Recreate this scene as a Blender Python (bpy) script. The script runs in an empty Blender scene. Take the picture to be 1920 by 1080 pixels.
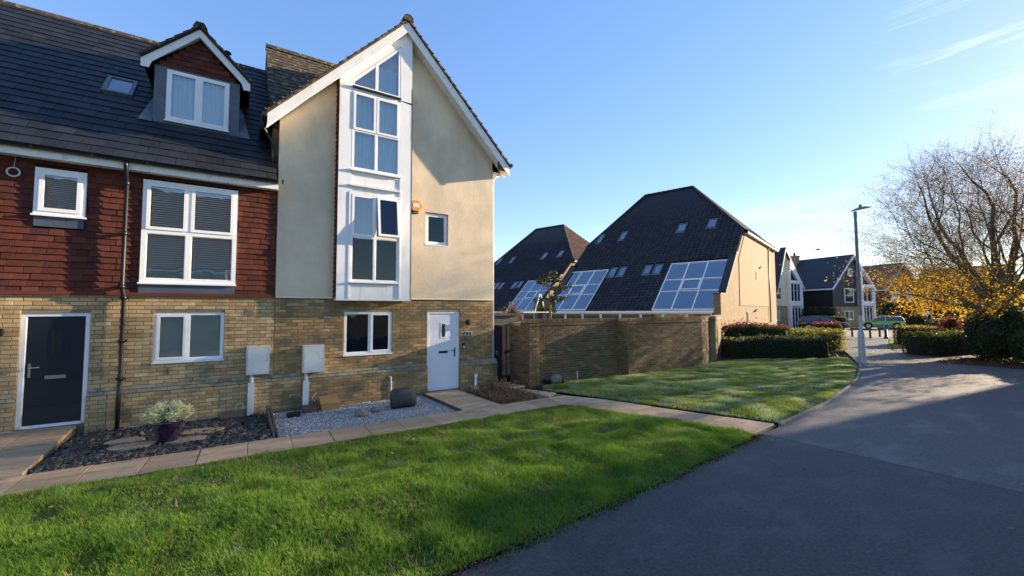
import bpy, math, random
import numpy as np
from mathutils import Vector, Matrix
random.seed(7); rng = np.random.default_rng(11)
S = bpy.context.scene
COL = S.collection
R = math.radians

# ------------------------------------------------------------------ camera
CAM = np.array([0.0, -10.625, 2.12]); FPX = 791.33
def cam_basis():
    p, y, r = .054741, .988587, -.003961
    F = Vector((math.cos(y)*math.cos(p), math.sin(y)*math.cos(p), math.sin(p)))
    rt = Vector((math.sin(y), -math.cos(y), 0)); up = rt.cross(F)
    return F, math.cos(r)*rt + math.sin(r)*up, -math.sin(r)*rt + math.cos(r)*up
CF, CR, CU = cam_basis()
cd = bpy.data.cameras.new('camera'); cam = bpy.data.objects.new('camera', cd); COL.objects.link(cam)
cd.sensor_width = 36; cd.lens = FPX/1920*36; cd.clip_end = 2000; cd.clip_start = .05
m = Matrix.Identity(4)
for i in range(3):
    m[i][0], m[i][1], m[i][2], m[i][3] = CR[i], CU[i], -CF[i], CAM[i]
cam.matrix_world = m
S.camera = cam

# ------------------------------------------------------------------ sky, sun, exposure
SUN_AZ, SUN_EL = -9.5, 14.0
wd = bpy.data.worlds.new('World'); S.world = wd; wd.use_nodes = True
nt = wd.node_tree; nt.nodes.clear()
out = nt.nodes.new('ShaderNodeOutputWorld'); bg = nt.nodes.new('ShaderNodeBackground')
sky = nt.nodes.new('ShaderNodeTexSky'); sky.sky_type = 'NISHITA'; sky.sun_disc = False
sky.sun_elevation = R(SUN_EL); sky.sun_rotation = R(90 - SUN_AZ)
sky.air_density = 1.0; sky.dust_density = .15; sky.ozone_density = 2.5; sky.altitude = 0
bg.inputs['Strength'].default_value = .15
tc = nt.nodes.new('ShaderNodeTexCoord'); sep = nt.nodes.new('ShaderNodeSeparateXYZ')
nt.links.new(tc.outputs['Generated'], sep.inputs[0])
mp = nt.nodes.new('ShaderNodeMapping'); mp.inputs['Scale'].default_value = (1.0, 1.3, 16.0); mp.inputs['Rotation'].default_value = (.06, .04, .5)
nt.links.new(tc.outputs['Generated'], mp.inputs[0])
n1 = nt.nodes.new('ShaderNodeTexNoise'); n1.inputs['Scale'].default_value = 2.1; n1.inputs['Detail'].default_value = 9; n1.inputs['Roughness'].default_value = .6; n1.inputs['Distortion'].default_value = .5
nt.links.new(mp.outputs[0], n1.inputs['Vector'])
cr = nt.nodes.new('ShaderNodeMapRange'); cr.inputs['From Min'].default_value = .50; cr.inputs['From Max'].default_value = .86
nt.links.new(n1.outputs['Fac'], cr.inputs['Value'])
# clouds gather low over the sunny side of the sky
dt = nt.nodes.new('ShaderNodeVectorMath'); dt.operation = 'DOT_PRODUCT'
dt.inputs[1].default_value = (math.cos(R(SUN_AZ))*.97, math.sin(R(SUN_AZ))*.97, .24)
nt.links.new(tc.outputs['Generated'], dt.inputs[0])
lowm = nt.nodes.new('ShaderNodeMapRange'); lowm.inputs['From Min'].default_value = .24; lowm.inputs['From Max'].default_value = .12; nt.links.new(sep.outputs['Z'], lowm.inputs['Value'])
side = nt.nodes.new('ShaderNodeMapRange'); side.inputs['From Min'].default_value = .38; side.inputs['From Max'].default_value = .95
nt.links.new(dt.outputs['Value'], side.inputs['Value'])
mu = nt.nodes.new('ShaderNodeMath'); mu.operation = 'MULTIPLY'
dv = nt.nodes.new('ShaderNodeVectorMath'); dv.operation = 'DOT_PRODUCT'; dv.inputs[1].default_value = (.902, .10, .42); nt.links.new(tc.outputs['Generated'], dv.inputs[0])
pm = nt.nodes.new('ShaderNodeMapRange'); pm.inputs['From Min'].default_value = .990; pm.inputs['From Max'].default_value = .999; nt.links.new(dv.outputs['Value'], pm.inputs['Value'])
sm = nt.nodes.new('ShaderNodeMath'); sm.operation = 'MULTIPLY'; nt.links.new(lowm.outputs[0], sm.inputs[0]); nt.links.new(side.outputs[0], sm.inputs[1])
sx = nt.nodes.new('ShaderNodeMath'); sx.operation = 'MAXIMUM'; nt.links.new(sm.outputs[0], sx.inputs[0]); nt.links.new(pm.outputs[0], sx.inputs[1])
nt.links.new(cr.outputs[0], mu.inputs[0]); nt.links.new(sx.outputs[0], mu.inputs[1])
mu2 = nt.nodes.new('ShaderNodeMath'); mu2.operation = 'MULTIPLY'; mu2.inputs[1].default_value = .95
nt.links.new(mu.outputs[0], mu2.inputs[0])
mx = nt.nodes.new('ShaderNodeMix'); mx.data_type = 'RGBA'
gm = nt.nodes.new('ShaderNodeGamma'); gm.inputs[1].default_value = .52; nt.links.new(sky.outputs[0], gm.inputs[0])
hs = nt.nodes.new('ShaderNodeHueSaturation'); hs.inputs['Saturation'].default_value = 1.62; hs.inputs['Hue'].default_value = .520; hs.inputs['Value'].default_value = 1.14
nt.links.new(gm.outputs[0], hs.inputs['Color'])
nt.links.new(hs.outputs[0], mx.inputs[6]); mx.inputs[7].default_value = (3.3, 3.5, 3.75, 1)
nt.links.new(mu2.outputs[0], mx.inputs[0])
nt.links.new(mx.outputs[2], bg.inputs['Color']); nt.links.new(bg.outputs[0], out.inputs[0])

sd = bpy.data.lights.new('sun', 'SUN'); sd.energy = 4.7; sd.angle = R(.5); sd.color = (1, .80, .55)
sun = bpy.data.objects.new('sun', sd); COL.objects.link(sun)
sv = Vector((math.cos(R(SUN_AZ))*math.cos(R(SUN_EL)), math.sin(R(SUN_AZ))*math.cos(R(SUN_EL)), math.sin(R(SUN_EL))))
sun.rotation_euler = sv.to_track_quat('Z', 'Y').to_euler(); sun.location = (20, -12, 20)
S.view_settings.view_transform = 'Standard'; S.view_settings.look = 'None'
S.view_settings.exposure = 1.80; S.view_settings.gamma = 1.0; S.view_settings.use_curve_mapping = False

# ------------------------------------------------------------------ materials
def lk(nt, a, b): nt.links.new(a, b)
def M(name, c, c2=None, rough=.75, scale=3.0, bump=0.0, bscale=60.0, cols=None, rv=0.0, spec=.4, metal=0.0,
      stain=None, vec=(1, 1, 1), coat=0.0, detail=5, sheen=0):
    """procedural surface: noise between two tones, per-piece tone from a ramp, fine bump, optional stains"""
    mt = bpy.data.materials.new(name); mt.use_nodes = True; nt = mt.node_tree
    b = nt.nodes['Principled BSDF']; b.inputs['Roughness'].default_value = rough
    b.inputs['Specular IOR Level'].default_value = spec; b.inputs['Metallic'].default_value = metal
    b.inputs['Coat Weight'].default_value = coat
    geo = nt.nodes.new('ShaderNodeNewGeometry')
    mp = nt.nodes.new('ShaderNodeMapping'); mp.inputs['Scale'].default_value = vec; lk(nt, geo.outputs['Position'], mp.inputs[0])
    nz = nt.nodes.new('ShaderNodeTexNoise'); nz.inputs['Scale'].default_value = scale; nz.inputs['Detail'].default_value = detail; nz.inputs['Roughness'].default_value = .62
    lk(nt, mp.outputs[0], nz.inputs['Vector'])
    mr = nt.nodes.new('ShaderNodeMapRange'); mr.inputs['From Min'].default_value = .34; mr.inputs['From Max'].default_value = .66
    lk(nt, nz.outputs['Fac'], mr.inputs['Value'])
    mx = nt.nodes.new('ShaderNodeMix'); mx.data_type = 'RGBA'; lk(nt, mr.outputs[0], mx.inputs[0])
    mx.inputs[6].default_value = (*c, 1); mx.inputs[7].default_value = (*(c2 or c), 1)
    col = mx.outputs[2]
    if cols or rv:
        oi = nt.nodes.new('ShaderNodeObjectInfo')
        ad = nt.nodes.new('ShaderNodeMath'); ad.operation = 'ADD'
        lk(nt, geo.outputs['Random Per Island'], ad.inputs[0]); lk(nt, oi.outputs['Random'], ad.inputs[1])
        fr = nt.nodes.new('ShaderNodeMath'); fr.operation = 'FRACT'; lk(nt, ad.outputs[0], fr.inputs[0])
        rnd = fr.outputs[0]
        if cols:
            rp = nt.nodes.new('ShaderNodeValToRGB'); rp.color_ramp.interpolation = 'CONSTANT'
            el = rp.color_ramp.elements
            while len(el) < len(cols): el.new(.5)
            for i, (pos, cc) in enumerate(cols):
                el[i].position = pos; el[i].color = (*cc, 1)
            lk(nt, rnd, rp.inputs[0])
            m2 = nt.nodes.new('ShaderNodeMix'); m2.data_type = 'RGBA'; m2.blend_type = 'MIX'; m2.inputs[0].default_value = .7
            lk(nt, col, m2.inputs[6]); lk(nt, rp.outputs[0], m2.inputs[7]); col = m2.outputs[2]
        if rv:
            m7 = nt.nodes.new('ShaderNodeMath'); m7.operation = 'MULTIPLY'; m7.inputs[1].default_value = 7.31; lk(nt, rnd, m7.inputs[0])
            f7 = nt.nodes.new('ShaderNodeMath'); f7.operation = 'FRACT'; lk(nt, m7.outputs[0], f7.inputs[0])
            r2 = nt.nodes.new('ShaderNodeMapRange'); r2.inputs['To Min'].default_value = 1-rv; r2.inputs['To Max'].default_value = 1+rv
            lk(nt, f7.outputs[0], r2.inputs['Value'])
            hv = nt.nodes.new('ShaderNodeHueSaturation'); lk(nt, col, hv.inputs['Color']); lk(nt, r2.outputs[0], hv.inputs['Value']); col = hv.outputs[0]
    if stain:
        # stain = (colour, noise scale vector, low, high, z range or None)
        sc, sv_, lo, hi, zr = stain
        mp2 = nt.nodes.new('ShaderNodeMapping'); mp2.inputs['Scale'].default_value = sv_; lk(nt, geo.outputs['Position'], mp2.inputs[0])
        n2 = nt.nodes.new('ShaderNodeTexNoise'); n2.inputs['Scale'].default_value = 1; n2.inputs['Detail'].default_value = 6; n2.inputs['Roughness'].default_value = .65
        lk(nt, mp2.outputs[0], n2.inputs['Vector'])
        s2 = nt.nodes.new('ShaderNodeMapRange'); s2.inputs['From Min'].default_value = lo; s2.inputs['From Max'].default_value = hi
        lk(nt, n2.outputs['Fac'], s2.inputs['Value']); fac = s2.outputs[0]
        if zr:
            sp = nt.nodes.new('ShaderNodeSeparateXYZ'); lk(nt, geo.outputs['Position'], sp.inputs[0])
            s3 = nt.nodes.new('ShaderNodeMapRange'); s3.inputs['From Min'].default_value = zr[0]; s3.inputs['From Max'].default_value = zr[1]
            lk(nt, sp.outputs['Z'], s3.inputs['Value'])
            mm = nt.nodes.new('ShaderNodeMath'); mm.operation = 'MULTIPLY'; lk(nt, fac, mm.inputs[0]); lk(nt, s3.outputs[0], mm.inputs[1]); fac = mm.outputs[0]
        m3 = nt.nodes.new('ShaderNodeMix'); m3.data_type = 'RGBA'; lk(nt, fac, m3.inputs[0]); lk(nt, col, m3.inputs[6]); m3.inputs[7].default_value = (*sc, 1); col = m3.outputs[2]
    lk(nt, col, b.inputs['Base Color'])
    if bump:
        nb = nt.nodes.new('ShaderNodeTexNoise'); nb.inputs['Scale'].default_value = bscale; nb.inputs['Detail'].default_value = 4
        lk(nt, geo.outputs['Position'], nb.inputs['Vector'])
        bp = nt.nodes.new('ShaderNodeBump'); bp.inputs['Strength'].default_value = 1; bp.inputs['Distance'].default_value = bump
        lk(nt, nb.outputs['Fac'], bp.inputs['Height']); lk(nt, bp.outputs[0], b.inputs['Normal'])
    return mt

def leafmat(name, c, c2, scale=.6, trans=.45, rough=.6, attr=True, frost=None):
    mt = bpy.data.materials.new(name); mt.use_nodes = True; nt = mt.node_tree
    nt.nodes.clear(); o = nt.nodes.new('ShaderNodeOutputMaterial')
    geo = nt.nodes.new('ShaderNodeNewGeometry')
    nz = nt.nodes.new('ShaderNodeTexNoise'); nz.inputs['Scale'].default_value = scale; nz.inputs['Detail'].default_value = 4; lk(nt, geo.outputs['Position'], nz.inputs['Vector'])
    mr = nt.nodes.new('ShaderNodeMapRange'); mr.inputs['From Min'].default_value = .35; mr.inputs['From Max'].default_value = .65; lk(nt, nz.outputs['Fac'], mr.inputs['Value'])
    ad = nt.nodes.new('ShaderNodeMath'); ad.operation = 'MULTIPLY_ADD'; ad.inputs[1].default_value = .5
    lk(nt, mr.outputs[0], ad.inputs[0]); hf = nt.nodes.new('ShaderNodeMath'); hf.operation = 'MULTIPLY'; hf.inputs[1].default_value = .5
    lk(nt, geo.outputs['Random Per Island'], hf.inputs[0]); lk(nt, hf.outputs[0], ad.inputs[2])
    mx = nt.nodes.new('ShaderNodeMix'); mx.data_type = 'RGBA'; lk(nt, ad.outputs[0], mx.inputs[0]); mx.inputs[6].default_value = (*c, 1); mx.inputs[7].default_value = (*c2, 1)
    col = mx.outputs[2]
    if frost:
        n2 = nt.nodes.new('ShaderNodeTexNoise'); n2.inputs['Scale'].default_value = frost[1]; n2.inputs['Detail'].default_value = 5; lk(nt, geo.outputs['Position'], n2.inputs['Vector'])
        m2 = nt.nodes.new('ShaderNodeMapRange'); m2.inputs['From Min'].default_value = frost[2]; m2.inputs['From Max'].default_value = frost[3]; m2.inputs['To Max'].default_value = .75
        lk(nt, n2.outputs['Fac'], m2.inputs['Value'])
        m3 = nt.nodes.new('ShaderNodeMix'); m3.data_type = 'RGBA'; lk(nt, m2.outputs[0], m3.inputs[0]); lk(nt, col, m3.inputs[6]); m3.inputs[7].default_value = (*frost[0], 1); col = m3.outputs[2]
    d = nt.nodes.new('ShaderNodeBsdfPrincipled'); d.inputs['Roughness'].default_value = rough; d.inputs['Specular IOR Level'].default_value = .35
    t = nt.nodes.new('ShaderNodeBsdfTranslucent'); ms = nt.nodes.new('ShaderNodeMixShader'); ms.inputs[0].default_value = trans
    lk(nt, col, d.inputs['Base Color'])
    br = nt.nodes.new('ShaderNodeHueSaturation'); br.inputs['Value'].default_value = 1.5; br.inputs['Hue'].default_value = .49; lk(nt, col, br.inputs['Color']); lk(nt, br.outputs[0], t.inputs['Color'])
    lk(nt, d.outputs[0], ms.inputs[1]); lk(nt, t.outputs[0], ms.inputs[2]); lk(nt, ms.outputs[0], o.inputs[0])
    return mt

def glassmat(name, tint=(.88, .93, .94), refl=.13, wob=.0003):
    mt = bpy.data.materials.new(name); mt.use_nodes = True; nt = mt.node_tree; nt.nodes.clear()
    o = nt.nodes.new('ShaderNodeOutputMaterial'); t = nt.nodes.new('ShaderNodeBsdfTransparent'); t.inputs[0].default_value = (*tint, 1)
    g = nt.nodes.new('ShaderNodeBsdfGlossy'); g.inputs['Roughness'].default_value = .015; g.inputs[0].default_value = (.95, .97, 1, 1)
    f = nt.nodes.new('ShaderNodeFresnel'); f.inputs[0].default_value = 1.5
    a = nt.nodes.new('ShaderNodeMath'); a.operation = 'ADD'; a.inputs[1].default_value = refl; a.use_clamp = True; lk(nt, f.outputs[0], a.inputs[0])
    geo = nt.nodes.new('ShaderNodeNewGeometry'); nb = nt.nodes.new('ShaderNodeTexNoise'); nb.inputs['Scale'].default_value = 3.5; nb.inputs['Detail'].default_value = 1
    lk(nt, geo.outputs['Position'], nb.inputs['Vector']); bp = nt.nodes.new('ShaderNodeBump'); bp.inputs['Distance'].default_value = wob*6; bp.inputs['Strength'].default_value = 1
    lk(nt, nb.outputs['Fac'], bp.inputs['Height']); lk(nt, bp.outputs[0], g.inputs['Normal'])
    ms = nt.nodes.new('ShaderNodeMixShader'); lk(nt, a.outputs[0], ms.inputs[0]); lk(nt, t.outputs[0], ms.inputs[1]); lk(nt, g.outputs[0], ms.inputs[2]); lk(nt, ms.outputs[0], o.inputs[0])
    return mt

BUFF = [(0, (0.593, 0.388, 0.184)), (.18, (0.504, 0.313, 0.134)), (.38, (0.652, 0.438, 0.227)), (.55, (0.429, 0.269, 0.119)), (.72, (0.563, 0.376, 0.194)), (.88, (0.369, 0.238, 0.119)), (.95, (0.490, 0.238, 0.108))]
BUFF2 = [(0, (0.489, 0.290, 0.116)), (.2, (0.378, 0.223, 0.086)), (.4, (0.535, 0.333, 0.151)), (.58, (0.315, 0.192, 0.081)), (.74, (0.473, 0.271, 0.121)), (.88, (0.268, 0.167, 0.081)), (.95, (0.425, 0.185, 0.075))]
MULTI = [(0, (0.207, 0.138, 0.061)), (.2, (0.141, 0.096, 0.047)), (.38, (0.240, 0.157, 0.072)), (.52, (0.109, 0.082, 0.043)), (.66, (0.186, 0.114, 0.054)), (.8, (0.251, 0.120, 0.050)), (.90, (0.296, 0.069, 0.025)), (.93, (0.087, 0.069, 0.040))]
m = {}
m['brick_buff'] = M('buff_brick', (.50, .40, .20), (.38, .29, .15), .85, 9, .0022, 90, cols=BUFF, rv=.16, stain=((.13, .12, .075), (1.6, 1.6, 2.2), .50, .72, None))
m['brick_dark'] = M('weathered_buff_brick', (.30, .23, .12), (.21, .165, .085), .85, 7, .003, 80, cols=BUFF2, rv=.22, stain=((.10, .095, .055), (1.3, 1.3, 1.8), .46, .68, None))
m['brick_multi'] = M('multi_stock_brick', (.17, .13, .08), (.12, .10, .06), .9, 6, .004, 70, cols=MULTI, rv=.28, stain=((.07, .085, .03), (.9, .9, 1.6), .46, .66, (1.3, -.1)))
m['plinth_top'] = M('plinth_brick', (.33, .28, .19), (.20, .17, .11), .9, 8, .003, 70, rv=.2)
m['mortar'] = M('mortar', (.27, .23, .17), (.17, .145, .10), .95, 5, .001, 60)
m['mortar_dark'] = M('dark_mortar', (.38, .33, .18), (.20, .18, .10), .95, 2.2, .001, 60)
m['render'] = M('cream_render', (.84, .68, .47), (.74, .60, .42), .92, 1.6, .007, 75, stain=((.52, .43, .31), (.8, .8, .55), .42, .72, (1.5, 5.5)))
m['render_b2'] = M('buff_render_panel', (.27, .195, .12), (.23, .17, .105), .92, 2, .003, 60)
m['clay'] = M('clay_tile', (.115, .032, .021), (.08, .024, .018), .85, 5, .002, 50, spec=.2, cols=[(0, (.12, .033, .022)), (.3, (.09, .027, .019)), (.55, (.135, .040, .026)), (.75, (.075, .024, .018)), (.9, (.045, .022, .02)), (.95, (.11, .036, .022))], rv=.15)
m['slate'] = M('slate_tile', (.016, .018, .022), (.010, .012, .016), .55, 4, .0015, 45, rv=.40, spec=.32, stain=((.10, .085, .05), (1.1, 1.1, 1.1), .62, .76, (7.5, 9.3)))
m['tile_brown'] = M('brown_roof_tile', (.060, .045, .032), (.035, .03, .025), .85, 6, .003, 50, rv=.3, stain=((.30, .21, .05), (7, 7, 7), .52, .68, None))
m['tile_dark'] = M('dark_pantile', (.028, .022, .022), (.016, .012, .013), .6, 2.5, .002, 40, rv=.5, spec=.4, stain=((.07, .065, .03), (.7, .7, .7), .60, .78, (8, 12.5)))
m['tile_far'] = M('far_roof_tile', (.035, .036, .042), (.026, .026, .031), .6, 1.5, .002, 20, rv=.25)
m['tile_redbrown'] = M('red_brown_tile', (.20, .10, .06), (.14, .075, .045), .75, 2, .002, 30, rv=.2)
m['white'] = M('white_upvc', (.87, .87, .86), (.82, .82, .81), .32, 6, 0, 1)
m['white_dirty'] = M('weathered_white_board', (.82, .82, .82), (.75, .755, .76), .45, 1.5, .0005, 30, stain=((.50, .51, .49), (9, 9, .9), .56, .80, None))
m['fascia'] = M('white_fascia', (.86, .86, .84), (.76, .75, .72), .5, 3, .0005, 30, stain=((.40, .38, .33), (4, 4, 4), .60, .75, None))
m['lead'] = M('lead_flashing', (.12, .14, .17), (.085, .10, .125), .5, 5, .002, 15, stain=((.22, .24, .27), (2.2, 2.2, .9), .55, .72, None))
m['leadpanel'] = M('grey_flashing_panel', (.085, .105, .14), (.06, .078, .11), .5, 2, .001, 15)
m['black'] = M('black_plastic', (.012, .013, .016), (.018, .019, .022), .35, 5)
m['navy'] = M('navy_door_paint', (.012, .020, .032), (.010, .017, .027), .3, 2, .0004, 90, coat=.3)
m['whitedoor'] = M('white_door_paint', (.80, .81, .83), (.76, .77, .80), .35, 2, .0004, 90)
m['steel'] = M('brushed_steel', (.6, .6, .58), None, .3, 5, metal=1)
m['dark'] = M('dark_interior', (.012, .012, .013), None, .9)
m['blind'] = M('venetian_blind', (.86, .86, .82), (.80, .80, .76), .6, 3)
m['curtain'] = M('pale_curtain', (.80, .82, .82), (.68, .72, .73), .85, 3, .004, 9, vec=(6, 6, .3))
m['curtain_dark'] = M('grey_curtain', (.34, .40, .42), (.22, .27, .29), .85, 3, .004, 9, vec=(6, 6, .3))
m['blind_dark'] = M('dark_wood_blind', (.035, .033, .035), None, .6)
m['glass'] = glassmat('window_glass', refl=.10); m['glass_dark'] = glassmat('dark_window_glass', (.35, .45, .52), .0)
m['glass_blue'] = glassmat('blue_roof_glazing', (.92, .98, .98), .30, .0003)
m['paving'] = M('sandstone_paving', (.50, .345, .20), (.38, .255, .15), .8, 1.6, .004, 9, rv=.14, vec=(1, 3, 1), stain=((.15, .12, .085), (2.2, 6, 1), .56, .72, None))
m['paving_edge'] = M('paving_joint', (.17, .14, .10), (.11, .09, .065), .95, 8, .002, 60)
m['chip'] = M('white_stone_chip', (.50, .48, .44), (.38, .365, .34), .85, 10, rv=.4, spec=.3)
m['chipbase'] = M('grey_gravel_bed', (.18, .175, .165), (.08, .08, .085), .95, 60, .006, 90)
m['slatechip'] = M('slate_chip', (.075, .068, .060), (.05, .045, .042), .6, 8, cols=[(0, (.08, .07, .06)), (.3, (.045, .042, .042)), (.5, (.16, .135, .10)), (.72, (.27, .22, .15)), (.88, (.05, .045, .05))], rv=.25)  # paler gold tones in the ramp imitate chips caught by the sun
m['slatebase'] = M('slate_bed', (.03, .027, .024), (.02, .018, .016), .95, 40, .006, 80)
m['soil'] = M('bed_soil', (.045, .033, .023), (.03, .022, .016), .95, 6, .01, 25)
m['lawnsoil'] = M('lawn_thatch', (.035, .055, .012), (.025, .040, .010), .95, 8, .01, 40)
m['kerb'] = M('concrete_edging', (.25, .24, .20), (.16, .155, .13), .9, 9, .002, 60, stain=((.07, .08, .04), (5, 5, 5), .50, .7, None))
m['timber'] = M('weathered_timber', (.14, .095, .06), (.09, .062, .042), .8, 3, .003, 40, vec=(1, 8, 8))
m['timber_new'] = M('varnished_timber', (.42, .24, .09), (.34, .18, .06), .6, 3, .002, 40, vec=(1, 9, 9))
m['timber_gate'] = M('navy_stained_gate', (.012, .014, .028), (.008, .010, .020), .6, 3, .002, 40, vec=(9, 9, .6))
m['timber_grey'] = M('grey_fence_board', (.17, .145, .13), (.11, .095, .09), .85, 3, .003, 40, vec=(.6, 9, 9))
m['rock'] = M('green_grey_rock', (.060, .075, .062), (.036, .046, .040), .75, 3.5, .02, 14, vec=(1, 1, 2.2), stain=((.20, .19, .13), (4, 4, 7), .58, .70, None))
m['stone'] = M('pale_stone', (.28, .25, .20), (.16, .14, .11), .85, 14, .008, 40)
m['pot'] = M('glazed_blue_pot', (.012, .010, .040), (.03, .014, .04), .15, 5, coat=.8, spec=.6)
m['terracotta'] = M('weathered_pot', (.20, .19, .15), (.12, .11, .08), .85, 9, .003, 40)
m['brownpipe'] = M('brown_pipe', (.16, .10, .07), None, .5)
m['whiteplastic'] = M('aged_white_plastic', (.66, .69, .68), (.56, .60, .58), .45, 3, .0005, 30, stain=((.32, .36, .25), (5, 5, 3), .60, .76, None))
m['lamp_grey'] = M('galvanised_post', (.20, .20, .22), (.14, .14, .16), .55, 3, .0005, 40, metal=.2)
m['lamp_pale'] = M('pale_post_base', (.42, .42, .44), (.33, .33, .35), .6, 8, .0005, 40)
m['cladding'] = M('dark_grey_weatherboard', (.040, .040, .050), (.030, .030, .038), .6, 2, rv=.12)
m['cladding_black'] = M('black_weatherboard', (.012, .011, .013), (.010, .009, .011), .6, 2, rv=.12)
m['brick_far'] = M('far_buff_brick', (.34, .26, .15), (.26, .20, .12), .9, 20, .003, 20)
m['brick_red'] = M('far_red_brick', (.22, .075, .045), (.16, .055, .035), .9, 20, .003, 20)
m['bark'] = M('tree_bark', (.14, .115, .08), (.085, .070, .05), .9, 8, .008, 30)
m['bark_grey'] = M('grey_twig', (.085, .070, .060), (.05, .042, .036), .9, 8)
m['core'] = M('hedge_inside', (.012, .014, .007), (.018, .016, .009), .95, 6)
m['grass'] = leafmat('grass_blades', (.060, .15, .010), (.22, .36, .045), 2.6, .42, frost=((.30, .38, .24), 2.2, .60, .80))
m['grass_far'] = leafmat('frosted_sunlit_grass_blades', (.12, .20, .018), (.26, .34, .05), 1.1, .40, frost=((.48, .55, .32), 1.6, .40, .66))  # frost tone, paled further to imitate sunlight on the side lawn
m['leaf_yellow'] = leafmat('yellow_leaf', (.46, .25, .018), (.38, .30, .025), 1.0, .55)
m['leaf_brown'] = leafmat('brown_leaf', (.26, .17, .07), (.38, .26, .09), 1.0, .5)
m['leaf_green'] = leafmat('hedge_leaf', (.028, .050, .012), (.055, .085, .018), 1.5, .3)
m['leaf_lime'] = leafmat('yellow_green_leaf', (.15, .17, .02), (.22, .20, .04), 1.5, .4)
m['leaf_red'] = leafmat('red_leaf_tip', (.26, .025, .025), (.20, .05, .03), 2.5, .35)
m['leaf_rust'] = leafmat('rust_red_leaf', (.09, .022, .015), (.16, .05, .03), 2.5, .3)
m['leaf_dark'] = leafmat('conifer_leaf', (.014, .030, .010), (.032, .050, .016), 2.0, .2)
m['leaf_var'] = leafmat('variegated_leaf', (.82, .78, .50), (.56, .58, .27), 14, .2)
m['leaf_dry'] = leafmat('dried_plant', (.17, .10, .055), (.30, .20, .10), 5, .25)
m['leaf_russet'] = leafmat('russet_beech_leaf', (.10, .045, .02), (.16, .09, .03), 2, .3)
m['asphalt'] = M('asphalt', (.074, .071, .070), (.024, .023, .024), .66, 30, .009, 75, spec=.4, detail=9, stain=((.105, .10, .098), (1.1, 1.7, 1), .50, .80, None))
m['asphalt_path'] = M('worn_asphalt', (.11, .105, .102), (.050, .049, .051), .66, 24, .008, 75, spec=.45, detail=9, stain=((.20, .185, .165), (.8, 1.5, 1), .52, .80, None))
m['asphalt_far'] = M('pale_paving', (.20, .17, .14), (.13, .115, .10), .85, 1.2, .004, 40)
m['mulch'] = M('leaf_mulch', (.040, .028, .030), (.075, .045, .035), .95, 14, .02, 30)
m['ground'] = M('ground', (.06, .055, .03), (.04, .045, .02), .95, .4, .02, 6)
m['carpaint_dark'] = M('dark_car_paint', (.018, .019, .023), None, .25, coat=1, spec=.6)
m['carpaint_lime'] = M('lime_car_paint', (.26, .42, .05), None, .25, coat=1, spec=.6)
m['carglass'] = M('car_glass', (.02, .025, .03), None, .06, spec=.9)
m['tyre'] = M('tyre_rubber', (.012, .012, .012), None, .8)
m['alloy'] = M('alloy_wheel', (.45, .45, .46), None, .35, metal=.8)
m['headlight'] = M('headlight_glass', (.7, .72, .74), None, .1, coat=1)
m['taillight'] = M('tail_light', (.35, .02, .02), None, .2)
m['plate_white'] = M('number_plate', (.7, .7, .66), None, .5)
m['blue_sign'] = M('blue_sign_face', (.03, .16, .55), None, .4)
m['navyplate'] = M('navy_enamel', (.012, .018, .07), None, .3)
m['orange'] = M('orange_alarm_box', (.75, .33, .04), None, .4)
m['bird'] = M('bird_feathers', (.06, .05, .05), None, .8)
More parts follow.
